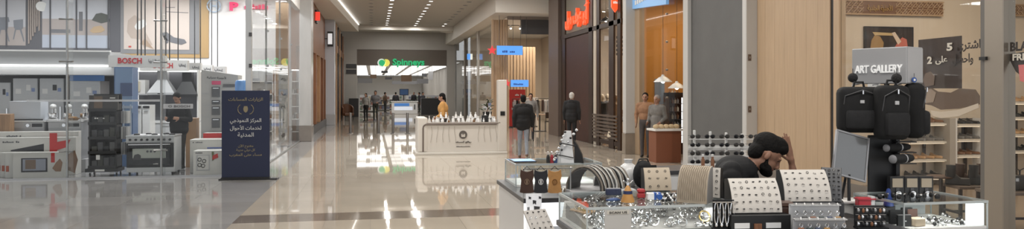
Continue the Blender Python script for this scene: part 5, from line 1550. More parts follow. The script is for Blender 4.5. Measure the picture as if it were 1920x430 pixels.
for k, (u, d, rz) in enumerate(((1795, 10.15, -.6), (1812, 10.3, -.5), (1838, 10.15, -.6), (1852, 10.3, -.5))):
    p = at(u, 0, d)
    t = thing('ankle_boot', ('left front', 'left rear', 'right front', 'right rear')[k] + ' dark ankle boot on the shop bench', 'boot', (p.x, p.y, .48), rz, 'ankle boots')
    MB().sheet(lambda a, q: (-.14 + .28 * a, .05 * (1 - .5 * abs(a - .5)) * math.cos(math.pi * q), .02 + (.08 + .14 * max(0, .6 - a) ** .6) * math.sin(math.pi * q)), 14, 9).build('foot', BOOT if k % 2 == 0 else BOOTB, t, smooth=True)
    MB().lathe([(.055, .1), (.058, .2), (.062, .27), (.05, .27)], 14, (-.075, 0, 0)).build('shaft', BOOT if k % 2 == 0 else BOOTB, t, smooth=True)
    MB().box(-.15, .15, -.045, .045, 0, .025, bev=.008).build('sole', BLACK, t)
for k in range(3):
    p = at(1882 + k * 20, 0, 9.6)
    t = thing('handbag', 'brown leather handbag on the right bench, %s from the post' % ('first', 'second', 'third')[k], 'handbag', (p.x, p.y, .48), -PSI, 'handbags on the bench')
    MB().box(-.13, .13, -.05, .05, 0, .2, bev=.03, seg=2).build('body', BOOTB if k != 1 else BOOT, t, smooth=True)
    MB().tube([(-.07, 0, .19), (-.06, 0, .26), (0, 0, .29), (.06, 0, .26), (.07, 0, .19)], .008, 6).build('handle', BOOT, t)
    MB().box(-.02, .02, -.058, -.05, .12, .16).build('clasp', GREYM, t)
p = at(1764, 0, 10.3)
t = thing('pedestal', 'small round brown pedestal left of the boots', 'pedestal', (p.x, p.y, 0))
MB().lathe([(.17, .56), (.18, .575), (.17, .59), (.02, .6)], 18).build('disc', BOOTB, t, smooth=True)
MB().cyl((0, 0, .02), (0, 0, .57), .025, n=10).build('post', DKBROWN, t)
MB().lathe([(.14, 0), (.14, .02), (.03, .03)], 16).build('base', DKBROWN, t)

# ================================================================ ACCESSORY KIOSK (foreground)
KW = mat('kiosk_white', (.70, .70, .70), .3)
KD = mat('kiosk_dark_edge', (.055, .055, .058), .35)
LITP = mat('lit_acrylic', (.92, .94, .97), .3, emit=1.15)
def counter(lb, x0, x1, y0, y1, zt, lit=()):
    t = wthing('kiosk_counter', lb, 'counter', ((x0 + x1) / 2, (y0 + y1) / 2, 0))
    bx('body', KW, t, x0 + .02, x1 - .02, y0 + .02, y1 - .02, .1, zt - .04)
    bx('kick_plinth', KD, t, x0 + .05, x1 - .05, y0 + .05, y1 - .05, 0, .1)
    bx('worktop', KD, t, x0, x1, y0, y1, zt - .04, zt, bev=.004)
    for (a, b_, c_, d_, z0, z1) in lit: bx('lit_panel', LITP, t, a, b_, c_, d_, z0, z1)
    return t
def glass_case(lb, x0, x1, y0, y1, z0, z1, floor_m=WHITE):
    t = wthing('glass_case', lb, 'display case', ((x0 + x1) / 2, (y0 + y1) / 2, z0))
    bx('base_tray', floor_m, t, x0, x1, y0, y1, z0, z0 + .02)
    e = .008
    bx('front_pane', GLC, t, x0, x1, y0, y0 + e, z0 + .02, z1)
    bx('back_pane', GLC, t, x0, x1, y1 - e, y1, z0 + .02, z1)
    bx('side_pane', GLC, t, x0, x0 + e, y0 + e, y1 - e, z0 + .02, z1)
    bx('side_pane', GLC, t, x1 - e, x1, y0 + e, y1 - e, z0 + .02, z1)
    bx('top_pane', GLC, t, x0, x1, y0, y1, z1, z1 + .01)
    EM = mat('case_edge', (.50, .54, .54), .2, .3)
    for (a, b_) in ((x0, y0), (x1, y0), (x0, y1), (x1, y1)): MB().cyl((a, b_, z0), (a, b_, z1 + .01), .006, n=6).build('corner_post', EM, t)
    for yy in (y0, y1): bx('edge_rail', EM, t, x0 - .004, x1 + .004, yy - .006, yy + .006, z1 - .004, z1 + .012)
    for xx in (x0, x1): bx('edge_rail', EM, t, xx - .006, xx + .006, y0, y1, z1 - .004, z1 + .012)
    return t
counter('left wing of the accessory kiosk with a dark worktop edge', 1.22, 2.45, 6.0, 7.35, .87, ((1.225, 1.70, 5.992, 6.02, .2, .832),))
counter('front counter of the kiosk under the silver jewellery case', 1.34, 2.42, 4.62, 5.38, .80)
counter('middle front counter of the kiosk before the seated man', 2.43, 3.5, 4.15, 5.05, .84)
counter('right front counter of the kiosk under the keyring case', 3.51, 4.2, 4.45, 5.02, .80)
counter('right wing of the kiosk under the backpack stand', 3.56, 4.2, 5.04, 7.35, .93)
counter('rear counter of the kiosk carrying the sunglasses rack', 2.47, 3.54, 6.85, 7.35, .98)
counter('small low ledge at the left front of the kiosk', 1.27, 1.75, 5.4, 5.98, .64)
glass_case('low glass case on the left wing with blue reflections', 1.30, 2.12, 6.75, 7.30, .87, 1.07)
glass_case('glass case packed with silver jewellery at the kiosk front', 1.36, 2.40, 4.64, 5.36, .80, .99)
glass_case('glass case of keyrings and wallets at the kiosk right', 3.53, 4.18, 4.47, 5.0, .80, .985)
bx_ = tag(bx('lit_end_panel', LITP, None, 4.03, 4.165, 4.482, 4.497, .825, .975), 'glowing white acrylic panel in the right end of the kiosk case', 'light panel')
area('case_led', (1.88, 4.70, .965), 1.0, .04, 2.2, (1, .97, .92), (.5, 0, 0))
area('case_led', (3.85, 4.52, .965), .6, .04, 1.2, (1, .97, .92), (.5, 0, 0))
area('case_led', (1.7, 7.0, 1.05), .7, .1, 1.0, (.9, .95, 1))
# --- jewellery
def torus(R, r, n=12, m=5, squash=1.):
    mb = MB()
    mb.tube([(R * math.cos(q), R * squash * math.sin(q), 0) for q in [k * 2 * math.pi / n for k in range(n)]], r, m, True)
    return mb
JM = [torus(.012, .0028).mesh('ring', SILVER, True), torus(.030, .0035, 16).mesh('bangle', SILVER, True),
      MB().tube([(.032 * math.cos(q), .026 * math.sin(q), .004 * math.sin(5 * q)) for q in [k * 2 * math.pi / 20 for k in range(20)]], .005, 4, True).mesh('bracelet', SILVER, True),
      MB().lathe([(.006, 0), (.012, .004), (.013, .010), (.004, .016)], 8).mesh('pendant', SILVER, True)]
JN = ['silver_ring', 'silver_bangle', 'silver_bracelet', 'silver_pendant']
JL = ['silver ring in the front jewellery case', 'plain silver bangle in the front jewellery case', 'twisted silver bracelet in the front jewellery case', 'small silver pendant in the front jewellery case']
tray = tag(MB().prism([(4.67, .822), (5.33, .822), (5.33, .93), (4.67, .838)], 1.40, 2.37, 'YZ').build('jewellery_tray', mat('tray_grey', (.23, .22, .21), .7)), 'sloping grey tray inside the jewellery case', 'tray')
for i in range(295):
    kd = random.choices((0, 1, 2, 3), (5, 5, 4, 2))[0]
    yy = random.uniform(4.69, 5.30)
    xx = random.uniform(1.43, 2.34)
    zz = .838 + (yy - 4.67) / .66 * .092
    rz_ = random.uniform(0, 6.28)
    tilt = random.uniform(.1, .5) if random.random() < .6 else 1.35
    lift = {0: .013, 1: .032, 2: .034, 3: .004}[kd] * math.sin(min(tilt, 1.5)) + .004 if kd != 3 else .003
    o = put(JN[kd], JM[kd], None, (xx, yy, zz + lift), (tilt if kd != 3 else 0, 0, rz_))
    tag(o, JL[kd], JN[kd].split('_')[1], 'silver jewellery, ' + JN[kd])
# gold bracelet card and bust inside the case, right end
t = thing('bracelet_bust', 'small grey velvet bust with a gold bracelet at the right end of the case', 'bust', (2.28, 4.78, .855), -.2)
MB().box(-.05, .05, -.02, .02, 0, .10, bev=.012).build('pad', LGREY, t)
put('gold_bracelet', torus(.035, .006, 18).mesh('gold_bracelet', mat('gold_metal', (.55, .40, .16), .3, 1.), True), t, (-.05, -.03, .045), (1.2, 0, 0))
# gold tray left end
t = thing('gold_tray', 'small tray of golden chains at the left end of the case', 'tray', (1.47, 5.1, .90), .3)
MB().box(-.06, .06, -.09, .09, 0, .012, bev=.003).build('pad', mat('peach_velvet', (.52, .33, .18), .8), t)
for k in range(5): MB().tube([(-.04 + .02 * k, -.07 + .015 * j, .016 + .003 * (j % 2)) for j in range(10)], .004, 4).build('chain', mat('gold_metal', (.55, .40, .16), .3, 1.), t)
# scan sign (blank panel below the words)
t = thing('counter_sign', 'small white SCAN US sign at the front of the jewellery case', 'sign', (1.565, 4.632, .80), 0)
MB().box(-.09, .09, -.004, .004, 0, .185).build('card', mat('sign_card', (.48, .47, .45), .5), t)
MB().box(-.075, .075, -.006, -.004, .155, .178).build('header', mat('sign_head', (.55, .52, .46), .5), t)
text('SCAN US', .12, .014, BLACK, t, (0, -.008, .166), depth=.002, bold=.01)
# --- hanging pouches
br_ = thing('pouch_bar', 'slim steel bar holding three leather pouches on the kiosk left', 'stand', (1.42, 5.95, .87))
MB().cyl((-.2, 0, .25), (.2, 0, .25), .006, n=6).build('bar', GREYM, br_)
for sx in (-.2, .2): MB().cyl((sx, .06, 0), (sx, .06, .25), .006, n=6).cyl((sx, .06, .25), (sx, 0, .25), .006, n=6).build('upright', GREYM, br_)
def pouch(u, c, lb, mk):
    p = at(u, 318, 6.05)
    t = thing('leather_pouch', lb, 'pouch', (p.x, p.y, p.z - .19), -PSI, 'hanging leather pouches')
    poly = [(-.05, .19), (-.03, .175), (0, .17), (.03, .175), (.05, .19), (.056, .14), (.046, .10), (.052, .04), (.058, .005), (.03, -.002), (-.03, -.002), (-.058, .005), (-.052, .04), (-.046, .10), (-.056, .14)]
    MB().prism(poly, -.012, .012).build('body', mat(lb[:14], c, .6, noise=.15, nscale=20), t)
    MB().tube([(.018 * math.cos(q), -.016, .09 + .022 * math.sin(q)) for q in [k * math.pi / 6 for k in range(12)]], .003, 4, True).build('emblem_ring', mk, t)
    MB().box(-.006, .006, -.018, -.012, .075, .105).build('emblem_bar', mk, t)
    MB().tube([(-.03, 0, .185), (0, 0, .215), (.03, 0, .185)], .003, 5).build('loop', BLACK, t)
pouch(988, (.045, .018, .010), 'dark brown leather pouch, leftmost of three', mat('emblem_tan', (.22, .15, .1), .5))
pouch(1014, (.010, .010, .014), 'black leather pouch with a white round emblem', mat('emblem_white', (.6, .6, .6), .5))
pouch(1040, (.38, .19, .06), 'tan orange leather pouch, rightmost of three', mat('emblem_amber', (.24, .11, .03), .5))
t = thing('paper_notice', 'white paper notice with black printed drawings on the lit panel', 'poster', (xu(1003, 5.995), 5.995, 0))
zt = P3(1003, 364, 5.99).z
MB().box(-.075, .055, -.004, .004, .56, zt).build('sheet', mat('backlit_paper', (.80, .80, .81), .6, emit=.7), t)
for dx, dz, sx_, sz_ in ((-.055, .02, .022, .028), (.03, .02, .022, .028), (-.02, .05, .03, .04), (-.01, .10, .05, .045), (-.02, .15, .035, .03)):
    MB().prism([(dx, zt - dz), (dx + sx_, zt - dz - .006), (dx + sx_ * .9, zt - dz - sz_), (dx + sx_ * .5, zt - dz - sz_ * .7), (dx + .002, zt - dz - sz_ * .9)], -.007, -.004).build('printed_drawing', GRYL, t)
scribble(t, GRYL, (-.055, -.008, zt - .13), .02, .08, 2)
# --- tilted card racks on the low ledge
def card_rack(u, v, d, w_, h_, rz, lb, nx=4, ny=4):
    p = at(u, v, d)
    t = thing('card_rack', lb, 'rack', (p.x, p.y, .642), rz)
    M = Matrix.Translation((0, 0, .02)) @ Matrix.Rotation(-.75, 4, 'X')
    MB().box(-w_ / 2, w_ / 2, 0, .012, 0, h_, M=M).build('board', mat('rack_card', (.52, .49, .46), .6), t)
    MB().box(-w_ / 2, w_ / 2, -.01, h_ * .68, 0, .015).build('foot', KD, t)
    for i in range(nx):
        for j in range(ny):
            c = M @ Vector((-w_ / 2 + w_ * (i + .5) / nx, -.004, h_ * (j + .5) / ny))
            o = put('pinned_charm', CHARM[(i * 3 + j) % 3], t, c, (-.75, 0, random.uniform(0, 3)))
CHARM = [torus(.010, .0022, 10, 4).mesh('charm', SILVER, True), MB().ell((0, 0, 0), (.010, .004, .006), 8, 5).mesh('charm', BLACK, True), MB().box(-.012, .012, -.003, .003, -.004, .004, bev=.001).mesh('charm', GREYM)]
card_rack(1024, 0, 5.62, .20, .24, .35, 'tilted card rack of charms, lower left one', 4, 5)
card_rack(1068, 0, 5.72, .16, .30, -.45, 'tilted card rack of charms beside the glass case', 3, 6)
# --- pyramid stand
p = at(1066, 310, 7.05)
t = thing('pyramid_stand', 'white tapering display stand with a black side, hung with charms', 'stand', (p.x, p.y, 1.08), -PSI - .15)
mb = MB(); mb._add([Vector(q) for q in ((-.115, -.05, 0), (.055, -.05, 0), (.055, .05, 0), (-.115, .05, 0), (-.035, -.02, .30), (.025, -.02, .30), (.025, .02, .30), (-.035, .02, .30))], [(0, 1, 5, 4), (1, 2, 6, 5), (2, 3, 7, 6), (3, 0, 4, 7), (4, 5, 6, 7), (3, 2, 1, 0)])
mb.build('white_body', WHITEG, t)
mb = MB(); mb.prism([(.058, 0), (.145, 0), (.128, .08), (.085, .17), (.058, .21)], -.05, .05); mb.build('black_wing', BLACK, t)
for k in range(2): MB().tube([(-.11 + .028 * k + .16 * j / 6, -.06 + .004 * math.sin(j), .08 + .11 * k - .03 * j / 6) for j in range(7)], .005, 5).build('black_band', BLACK, t)
for k in range(16):
    a = k / 15
    o = MB().ell((0, 0, 0), (.017, .012, .012), 8, 5, Matrix.Rotation(k, 4, 'Z')).build('charm', [SILVER, WHITEG, BLACK][k % 3], t, (-.13 + .11 * a + .1 * (k % 2) * a, -.065, .03 + .28 * a), smooth=True)
for k, (dx, c, nm) in enumerate(((-.20, (.02, .02, .02), 'black'), (-.165, (.35, .03, .04), 'red'), (-.13, (.03, .07, .2), 'blue'), (-.095, (.6, .6, .6), 'white'))):
    pp = p + Vector((dx * CS, -dx * SN - .03, 0))
    o = thing('tassel_keyring', nm + ' tassel keyring standing beside the white pyramid stand', 'keyring', (pp.x, pp.y, 1.08), 0, 'tassel keyrings')
    MB().lathe([(.018, 0), (.016, .06), (.007, .075), (.004, .08)], 8).build('tassel', mat('tassel_' + nm, c, .6), o)
    put('ring', JM[0], o, (0, 0, .09), (1.57, 0, 0))
tb = thing('tablet', 'small tablet with a bright blue screen lying on the low glass case', 'tablet', (1.40, 7.02, 1.08), 0)
MB().box(-.09, .13, -.12, .12, 0, .012, bev=.003).build('case', BLACK, tb)
MB().box(-.08, .12, -.11, .11, .012, .014).build('screen', mat('tablet_blue', (.16, .38, .80), .2, emit=.9), tb)
# --- bracelet arches
def arch(u, v, d, zt, R, n, lb, rz):
    p = at(u, v, d)
    t = thing('bracelet_arch', 'arched stand for ' + lb, 'stand', (p.x, p.y, zt), rz)
    W_ = .022 * n
    MB().sheet(lambda a, b_: ((a - .5) * W_, -R * math.cos(math.pi * b_), R * 1.15 * math.sin(math.pi * b_)), 2, 12, .006).build('hump', mat('arch_grey', (.10, .10, .10), .6), t)
    for i in range(n):
        mb = MB()
        RR = R + .010
        mb.tube([((i + .5) / n * W_ - W_ / 2 + .004 * math.sin(j * 1.3 + i), -RR * math.cos(math.pi * j / 14), RR * 1.15 * math.sin(math.pi * j / 14)) for j in range(15)], .009, 6)
        o = mb.build('braided_bracelet', [BLACKF, mat('braid_silver', (.62, .61, .58), .4, .3), mat('braid_taupe', (.22, .19, .16), .6)][(i + int(u)) % 3], None, (p.x, p.y, zt), (0, 0, rz), smooth=True)
        tag(o, ['black', 'silver', 'taupe'][(i + int(u)) % 3] + ' braided bracelet, %s on the arch of ' % ('first', 'second', 'third', 'fourth', 'fifth', 'sixth', 'seventh', 'eighth', 'ninth')[i] + lb, 'bracelet', 'bracelets %s %d' % (lb, (i + int(u)) % 3))
ARC = thing('riser_block', 'white riser block under the bracelet arches', 'riser', at(1128, 0, 6.32) * 1.0)
ARC.location.z = .872
MB().box(-.30, .26, -.14, .2, 0, .06, bev=.006).build('block', LGREY, ARC)
arch(1106, 0, 6.22, .935, .16, 9, 'the left bracelet group', .75)
arch(1147, 0, 6.42, .935, .13, 8, 'the right bracelet group', .45)
arch(1065, 0, 6.35, .872, .035, 7, 'the low bracelet row beside the pouches', -PSI)
# white pouch and black bag behind
p = at(1178, 0, 6.95)
o = thing('drawstring_bag', 'white soft bag behind the bracelet arches', 'bag', (p.x, p.y, .87))
MB().lathe([(.06, 0), (.09, .05), (.095, .12), (.07, .19), (.03, .22), (.045, .25)], 16).build('body', WHITEG, o, smooth=True)
MB().tube([(.033 * math.cos(q), .033 * math.sin(q), .22) for q in [k * math.pi / 6 for k in range(12)]], .005, 5, True).build('cord', LGREY, o)
p = at(1206, 0, 6.75)
o = thing('shoulder_bag', 'black rounded shoulder bag behind the beige earring board', 'bag', (p.x, p.y, .87), .2)
MB().ell((0, 0, .13), (.10, .07, .13), 16, 10).build('body', BLACKF, o, smooth=True)
MB().sheet(lambda a, b_: (-.09 + .18 * a, -.075 - .01 * math.sin(math.pi * b_), .12 + .1 * b_), 4, 4, .006).build('flap', BLACKF, o)
MB().tube([(-.08, 0, .2), (-.04, 0, .27), (.04, 0, .27), (.08, 0, .2)], .007, 6).build('strap', BLACK, o)
# --- things on the jewellery case top (z = 1.0)
ZC = 1.002
def onc(u, v): # point on the case top under a pixel
    d = (H - ZC) * F / (v - HZ)
    return at(u, v, d)
p = onc(1177, 379)
o = thing('ring_cone', 'tan orange cone ring holder with a navy band on the case', 'ring holder', (p.x, p.y, ZC))
MB().lathe([(.046, 0), (.045, .012), (.03, .055), (.029, .06)], 18).build('cone', mat('cone_tan', (.50, .25, .07), .5), o, smooth=True)
MB().lathe([(.032, .055), (.030, .075), (.024, .076)], 18).build('band', mat('cone_navy', (.015, .025, .09), .5), o, smooth=True)
MB().lathe([(.026, .076), (.012, .105), (.004, .112)], 16).build('tip', mat('cone_tan', (.50, .25, .07), .5), o, smooth=True)
p = onc(1178, 365)
o = thing('figurine', 'tiny silver figurine behind the tan cone', 'figurine', (p.x, p.y, ZC))
MB().lathe([(.02, 0), (.018, .02), (.012, .06), (.016, .08), (.008, .095)], 10).build('body', SILVER, o, smooth=True)
MB().ell((0, 0, .108), (.012, .012, .013), 10, 6).build('head', SILVER, o, smooth=True)
MB().cyl((-.012, 0, .08), (-.035, 0, .1), .005, n=6).cyl((.012, 0, .08), (.035, 0, .1), .005, n=6).build('arm', SILVER, o)
p = onc(1150, 366)
o = thing('wallet', 'folded navy wallet standing left of the tan cone', 'wallet', (p.x, p.y, ZC), -.1)
MB().box(-.055, .055, -.02, -.008, 0, .045, bev=.004).box(-.055, .055, .008, .02, 0, .045, bev=.004).box(.045, .055, -.02, .02, 0, .045, bev=.003).build('leather', mat('navy_leather', (.012, .02, .06), .4), o)
MB().box(-.05, .05, -.006, .006, 0, .05).build('cards', LGREY, o)
p = onc(1150, 378)
o = thing('pouch', 'flat blue zip pouch lying at the case edge', 'pouch', (p.x, p.y, ZC), .1)
MB().ell((0, 0, .012), (.055, .022, .012), 14, 6).build('body', mat('blue_pouch', (.03, .07, .20), .5), o, smooth=True)
MB().cyl((-.05, -.006, .02), (.05, -.006, .02), .0025, n=5).build('zip', SILVER, o)
p = onc(1202, 371)
o = thing('ring_box', 'small red jewellery box right of the tan cone', 'box', (p.x, p.y, ZC), -.2)
MB().box(-.026, .026, -.025, .025, 0, .032, bev=.004).build('base', mat('red_box', (.38, .02, .025), .45), o)
MB().box(-.027, .027, -.026, .026, .034, .062, bev=.008).build('lid', mat('red_box', (.38, .02, .025), .45), o)
p = onc(1226, 375)
o = thing('tape_pack', 'blue and white striped pack beside the red box', 'pack', (p.x, p.y, ZC), -.15)
MB().box(-.05, .05, -.025, .025, 0, .05, bev=.006).build('pack', WHITEG, o)
for k in range(2): MB().box(-.005 + .03 * k, .015 + .03 * k, -.0265, .0265, -.001 + .002, .052, bev=.003).build('blue_stripe', mat('pack_blue', (.03, .10, .36), .4), o)
MB().lathe([(.018, 0), (.02, .004), (.02, .022), (.018, .026)], 14, M=Matrix.Translation((.03, -.027, .026)) @ Matrix.Rotation(math.pi / 2, 4, 'X')).build('roll', mat('pack_blue', (.03, .10, .36), .4), o)
for k in range(9):
    p = onc(1246 + (k % 5) * 6, 369 + (k // 5) * 8 + (k % 3) * 1)
    o = thing('beaded_charm', 'black and white beaded charm left of the chain bust', 'charm', (p.x, p.y, ZC), 0, 'beaded charms')
    for j in range(3): MB().ell((0.012 * j - .012, 0, .012 + .008 * (j % 2)), (.012, .012, .012), 8, 5).build('bead', BLACK if (j + k) % 2 else SILVER, o, smooth=True)
# --- boards
EAR = [MB().ell((0, 0, 0), (.011, .005, .006), 8, 5).mesh('earring', BLACK, True), torus(.009, .0022, 10, 4).mesh('earring', mat('dark_silver', (.12, .115, .11), .3, .8), True),
       MB().ell((-.006, 0, .003), (.006, .004, .006), 8, 5).ell((.006, 0, 0), (.007, .004, .004), 8, 5).mesh('earring', mat('gun_metal', (.06, .055, .055), .3, .6), True)]
CREAMB = mat('board_cream', (.64, .60, .55), .6)
def board(u, v, d, w_, h_, rz, rows, cols, lb, z0=None, m=CREAMB, lean=.10, skip=(), kinds=(0, 1, 2)):
    p = at(u, v, d)
    z0 = p.z if z0 is None else z0
    t = thing('earring_board', lb, 'display board', (p.x, p.y, z0), rz)
    def S(a, b_): return Vector(((a - .5) * w_ * (1 - .03 * b_), -.03 + lean * b_ ** 1.8, h_ * (b_ - .12 * b_ ** 3)))
    MB().sheet(S, 6, 10, .006).build('board', m, t, smooth=True)
    for sx in (0, 1):
        pts = [S(sx, k / 8) for k in range(9)]
        poly = [(q.y + .008, q.z) for q in pts] + [(lean + .03, pts[-1].z - .01), (lean + .03, 0)]
        x0 = pts[0].x * .96
        MB().prism(poly, x0 - .003, x0 + .003, 'YZ').build('side_support', BLACK, t)
    MB().box(-w_ * .46, w_ * .46, -.02, lean + .03, -.006, 0).build('foot', BLACK, t)
    for j in range(rows):
        for i in range(cols):
            if (i, j) in skip: continue
            q = S((i + .6) / (cols + .2), (j + .55) / rows * .96) + Vector((0, -.006, random.uniform(-.003, .003)))
            e_ = put('earring', EAR[kinds[random.randrange(len(kinds))]], t, q, (1.2 if random.random() < .5 else .3, 0, random.uniform(-.4, .4)))
            e_.scale = (.85, .85, .68)
    return t
board(1417, 398, 4.93, .335, .245, -PSI + .08, 5, 7, 'white curved earring board in front of the seated man')
board(1512, 377, 5.12, .325, .235, -PSI + .05, 5, 6, 'cream curved earring board right of the seated man')
board(1232, 356, 5.62, .205, .19, -PSI + .12, 3, 3, 'beige necklace board with three rows of rings', m=mat('board_beige', (.60, .50, .38), .6), z0=ZC + .006, lean=.05, kinds=(1, 1, 2))
board(1340, 377, 5.25, .085, .235, -PSI - .5, 5, 2, 'narrow white earring board against the seated man', z0=ZC + .006, lean=.03)
# black base under the front board with two white cards
p = at(1417, 0, 4.95)
o = thing('board_plinth', 'black plinth with white cards under the front earring board', 'plinth', (p.x, p.y, .84), -PSI + .08)
zt_ = at(1417, 398, 4.93).z - .008 - .84
MB().box(-.2, .2, -.09, .12, 0, zt_, bev=.004).build('block', BLACK, o)
for sx in (-.13, .08): MB().box(sx - .05, sx + .05, -.096, -.09, .02, .055).build('white_card', WHITEG, o)
MB().box(-.05, 0, -.10, -.09, .01, .05).build('brown_tag', REDW, o)
p = at(1512, 0, 5.14)
o = tag(MB().box(-.18, .18, -.06, .14, 0, at(1512, 377, 5.12).z - .007 - .84, bev=.004).build('board_plinth', DGREY, None, (p.x, p.y, .84), (0, 0, -PSI + .05)), 'dark plinth under the cream earring board', 'plinth')
p = at(1472, 0, 5.0)
o = thing('jewel_box', 'dark brown jewellery box between the two earring boards', 'box', (p.x, p.y, .84), -PSI)
MB().box(-.04, .04, -.04, .04, 0, .14, bev=.004).build('base', mat('box_umber', (.06, .03, .022), .4), o)
MB().box(-.042, .042, -.042, .042, .142, .175, bev=.006).build('lid', mat('box_umber2', (.10, .055, .04), .4), o)
# grey board of dark pins, right of the cream board
board(1559, 377, 5.25, .13, .265, -PSI - .35, 8, 4, 'narrow grey board of dark pins beside the tilted mirror', m=mat('board_grey', (.16, .16, .165), .5), lean=.04)
p = at(1559, 0, 5.27)
tag(MB().box(-.08, .08, -.05, .08, 0, at(1559, 377, 5.25).z - .007 - .84, bev=.004).build('board_plinth', DGREY, None, (p.x, p.y, .84), (0, 0, -PSI - .35)), 'dark plinth under the narrow grey pin board', 'plinth')
# chain bust: beige half drum with fine chains, grey sides
p = onc(1302, 379)
o = thing('chain_bust', 'beige half-drum necklace stand draped with fine chains', 'necklace stand', (p.x, p.y, ZC), -PSI - .5)
HB, RB = .24, .13
def drum(a, b_): return Vector(((a - .5) * .20, -.07 + .15 * b_ ** 2.0, HB * math.sin(math.pi / 2 * b_)))
MB().sheet(drum, 6, 10, .006).build('drum_face', mat('drum_beige', (.40, .33, .25), .7), o, smooth=True)
for sx in (0, 1):
    pts = [drum(sx, k / 8) for k in range(9)]
    MB().prism([(q.y + .006, q.z) for q in pts] + [(.09, HB), (.09, 0)], pts[0].x - .003, pts[0].x + .003, 'YZ').build('side_panel', mat('drum_grey', (.27, .26, .25), .6), o)
for k in range(14):
    a = .06 + .88 * k / 13
    MB().tube([drum(min(max(a + .03 * math.sin(2.5 * j + k) * .4, 0), 1), .05 + .093 * j) + Vector((0, -.004, 0)) for j in range(11)], .0022, 4).build('chain', mat('chain_mix', (.30, .25, .19), .4, .4), o)
# hanging chain rack right of the case
p = at(1357, 0, 4.9)
o = thing('chain_rack', 'black velvet rack of hanging silver chains right of the jewellery case', 'rack', (p.x, p.y, .84), -PSI)
MB().box(-.07, .07, 0, .015, 0, .20, bev=.003).box(-.07, .07, -.03, .05, 0, .012).build('velvet_panel', BLACKF, o)
MB().cyl((-.075, -.012, .185), (.075, -.012, .185), .004, n=6).build('bar', CHROME, o)
for k in range(4):
    x = -.052 + k * .035
    MB().tube([(x + .012 * math.sin(q), -.016, .185 - .145 * (1 - math.cos(q)) / 2) for q in [j * math.pi / 8 for j in range(17)]], .004, 4).build('chain', SILVER, o)
    MB().ell((x, -.018, .035), (.009, .005, .014), 8, 6).build('pendant', SILVER, o, smooth=True)
# hook racks with packs below the cream board
CL = [mat('pk_grey', (.17, .17, .18), .5), BLACK, mat('pk_rust', (.26, .10, .05), .5), mat('pk_green', (.04, .06, .06), .5), mat('pk_navy', (.05, .07, .13), .5), mat('pk_amber', (.40, .22, .07), .5)]
for r_, (u, d, zt, n, lb) in enumerate(((1530, 4.88, at(1530, 384, 4.88).z, 6, 'upper'), (1540, 4.70, at(1540, 411, 4.70).z, 6, 'lower'))):
    p = at(u, 0, d)
    o = thing('hook_rack', lb + ' white hook rack of keyrings below the cream earring board', 'rack', (p.x, p.y, .84), -PSI)
    zl = zt - .84
    W_ = .33
    MB().box(-W_ / 2, W_ / 2, .03, .04, 0, zl, bev=.002).build('back_panel', KW if r_ == 0 else LGREY, o)
    MB().box(-W_ / 2, W_ / 2, .0, .012, zl - .008, zl).box(-W_ / 2, W_ / 2, .0, .04, zl - .004, zl).build('rail', WHITEG, o)
    for k in range(n):
        x = -W_ / 2 + .03 + k * (W_ - .06) / (n - 1)
        MB().cyl((x - .006, -.035, zl + .002), (x + .01, .01, zl + .006), .0045, n=6).build('hook', WHITEG, o)
        if zl < .06: continue
        g = thing('keyring', 'keyring on the fob row of the %s hook rack' % lb, 'keyring', p + (Matrix.Rotation(-PSI, 3, 'Z') @ Vector((x, -.02, 0))), -PSI, 'keyrings on the %s rack' % lb)
        g.location.z = .842
        hh = max(zl - .02, .03)
        MB().box(-.019, .019, -.007, .007, .0, hh * .62, bev=.004).build('fob', CL[(k + r_ * 2) % 6], g)
        put('ring', JM[0], g, (0, 0, hh * .78), (1.57, 0, .4))
        MB().box(-.008, .008, -.010, -.007, hh * .2, hh * .4).build('emblem', SILVER, g)
# red and white packs, blue cone beside the right case
ZR = .932
p = at(1622, 0, 5.35)
o = thing('gift_box', 'red and white gift box below the tilted mirror', 'box', (p.x, p.y, ZR), -PSI)
MB().box(-.06, .03, -.03, .03, 0, .06, bev=.004).build('red_box', mat('red_box2', (.50, .03, .05), .45), o)
MB().box(.03, .06, -.03, .03, 0, .07, bev=.004).build('white_end', WHITEG, o)
MB().box(-.065, .065, -.035, .035, .045, .055).build('red_rim', mat('red_box2', (.50, .03, .05), .45), o)
p = at(1666, 0, 5.3)
o = thing('ring_cone', 'royal blue cone ring holder left of the keyring case', 'ring holder', (p.x, p.y, ZR))
MB().lathe([(.036, 0), (.034, .01), (.018, .10), (.012, .125), (.003, .13)], 18).build('cone', mat('royal_blue', (.02, .05, .22), .45), o, smooth=True)
MB().lathe([(.042, 0), (.042, .006), (.03, .008)], 18).build('base', BLACK, o)
# small keyring rack left of right case
p = at(1633, 0, 4.95)
o = thing('keyring_stand', 'black stand crowded with silver keyrings left of the right glass case', 'stand', (p.x, p.y, .842), -PSI)
MB().box(-.10, .10, .02, .03, 0, .15, bev=.003).box(-.10, .10, -.04, .04, 0, .01).build('panel', BLACK, o)
for r_ in range(3): MB().cyl((-.1, .005, .045 + r_ * .045), (.1, .005, .045 + r_ * .045), .003, n=5).build('bar', CHROME, o)
for k in range(21):
    r_, c_ = k // 7, k % 7
    MB().ell((-.085 + c_ * .028, -.006 - .01 * (k % 2), .03 + r_ * .045), (.010, .006, .016), 8, 5).build('charm', [SILVER, BLACK, GREYM, REDW][(k * 5) % 4], o, smooth=True)
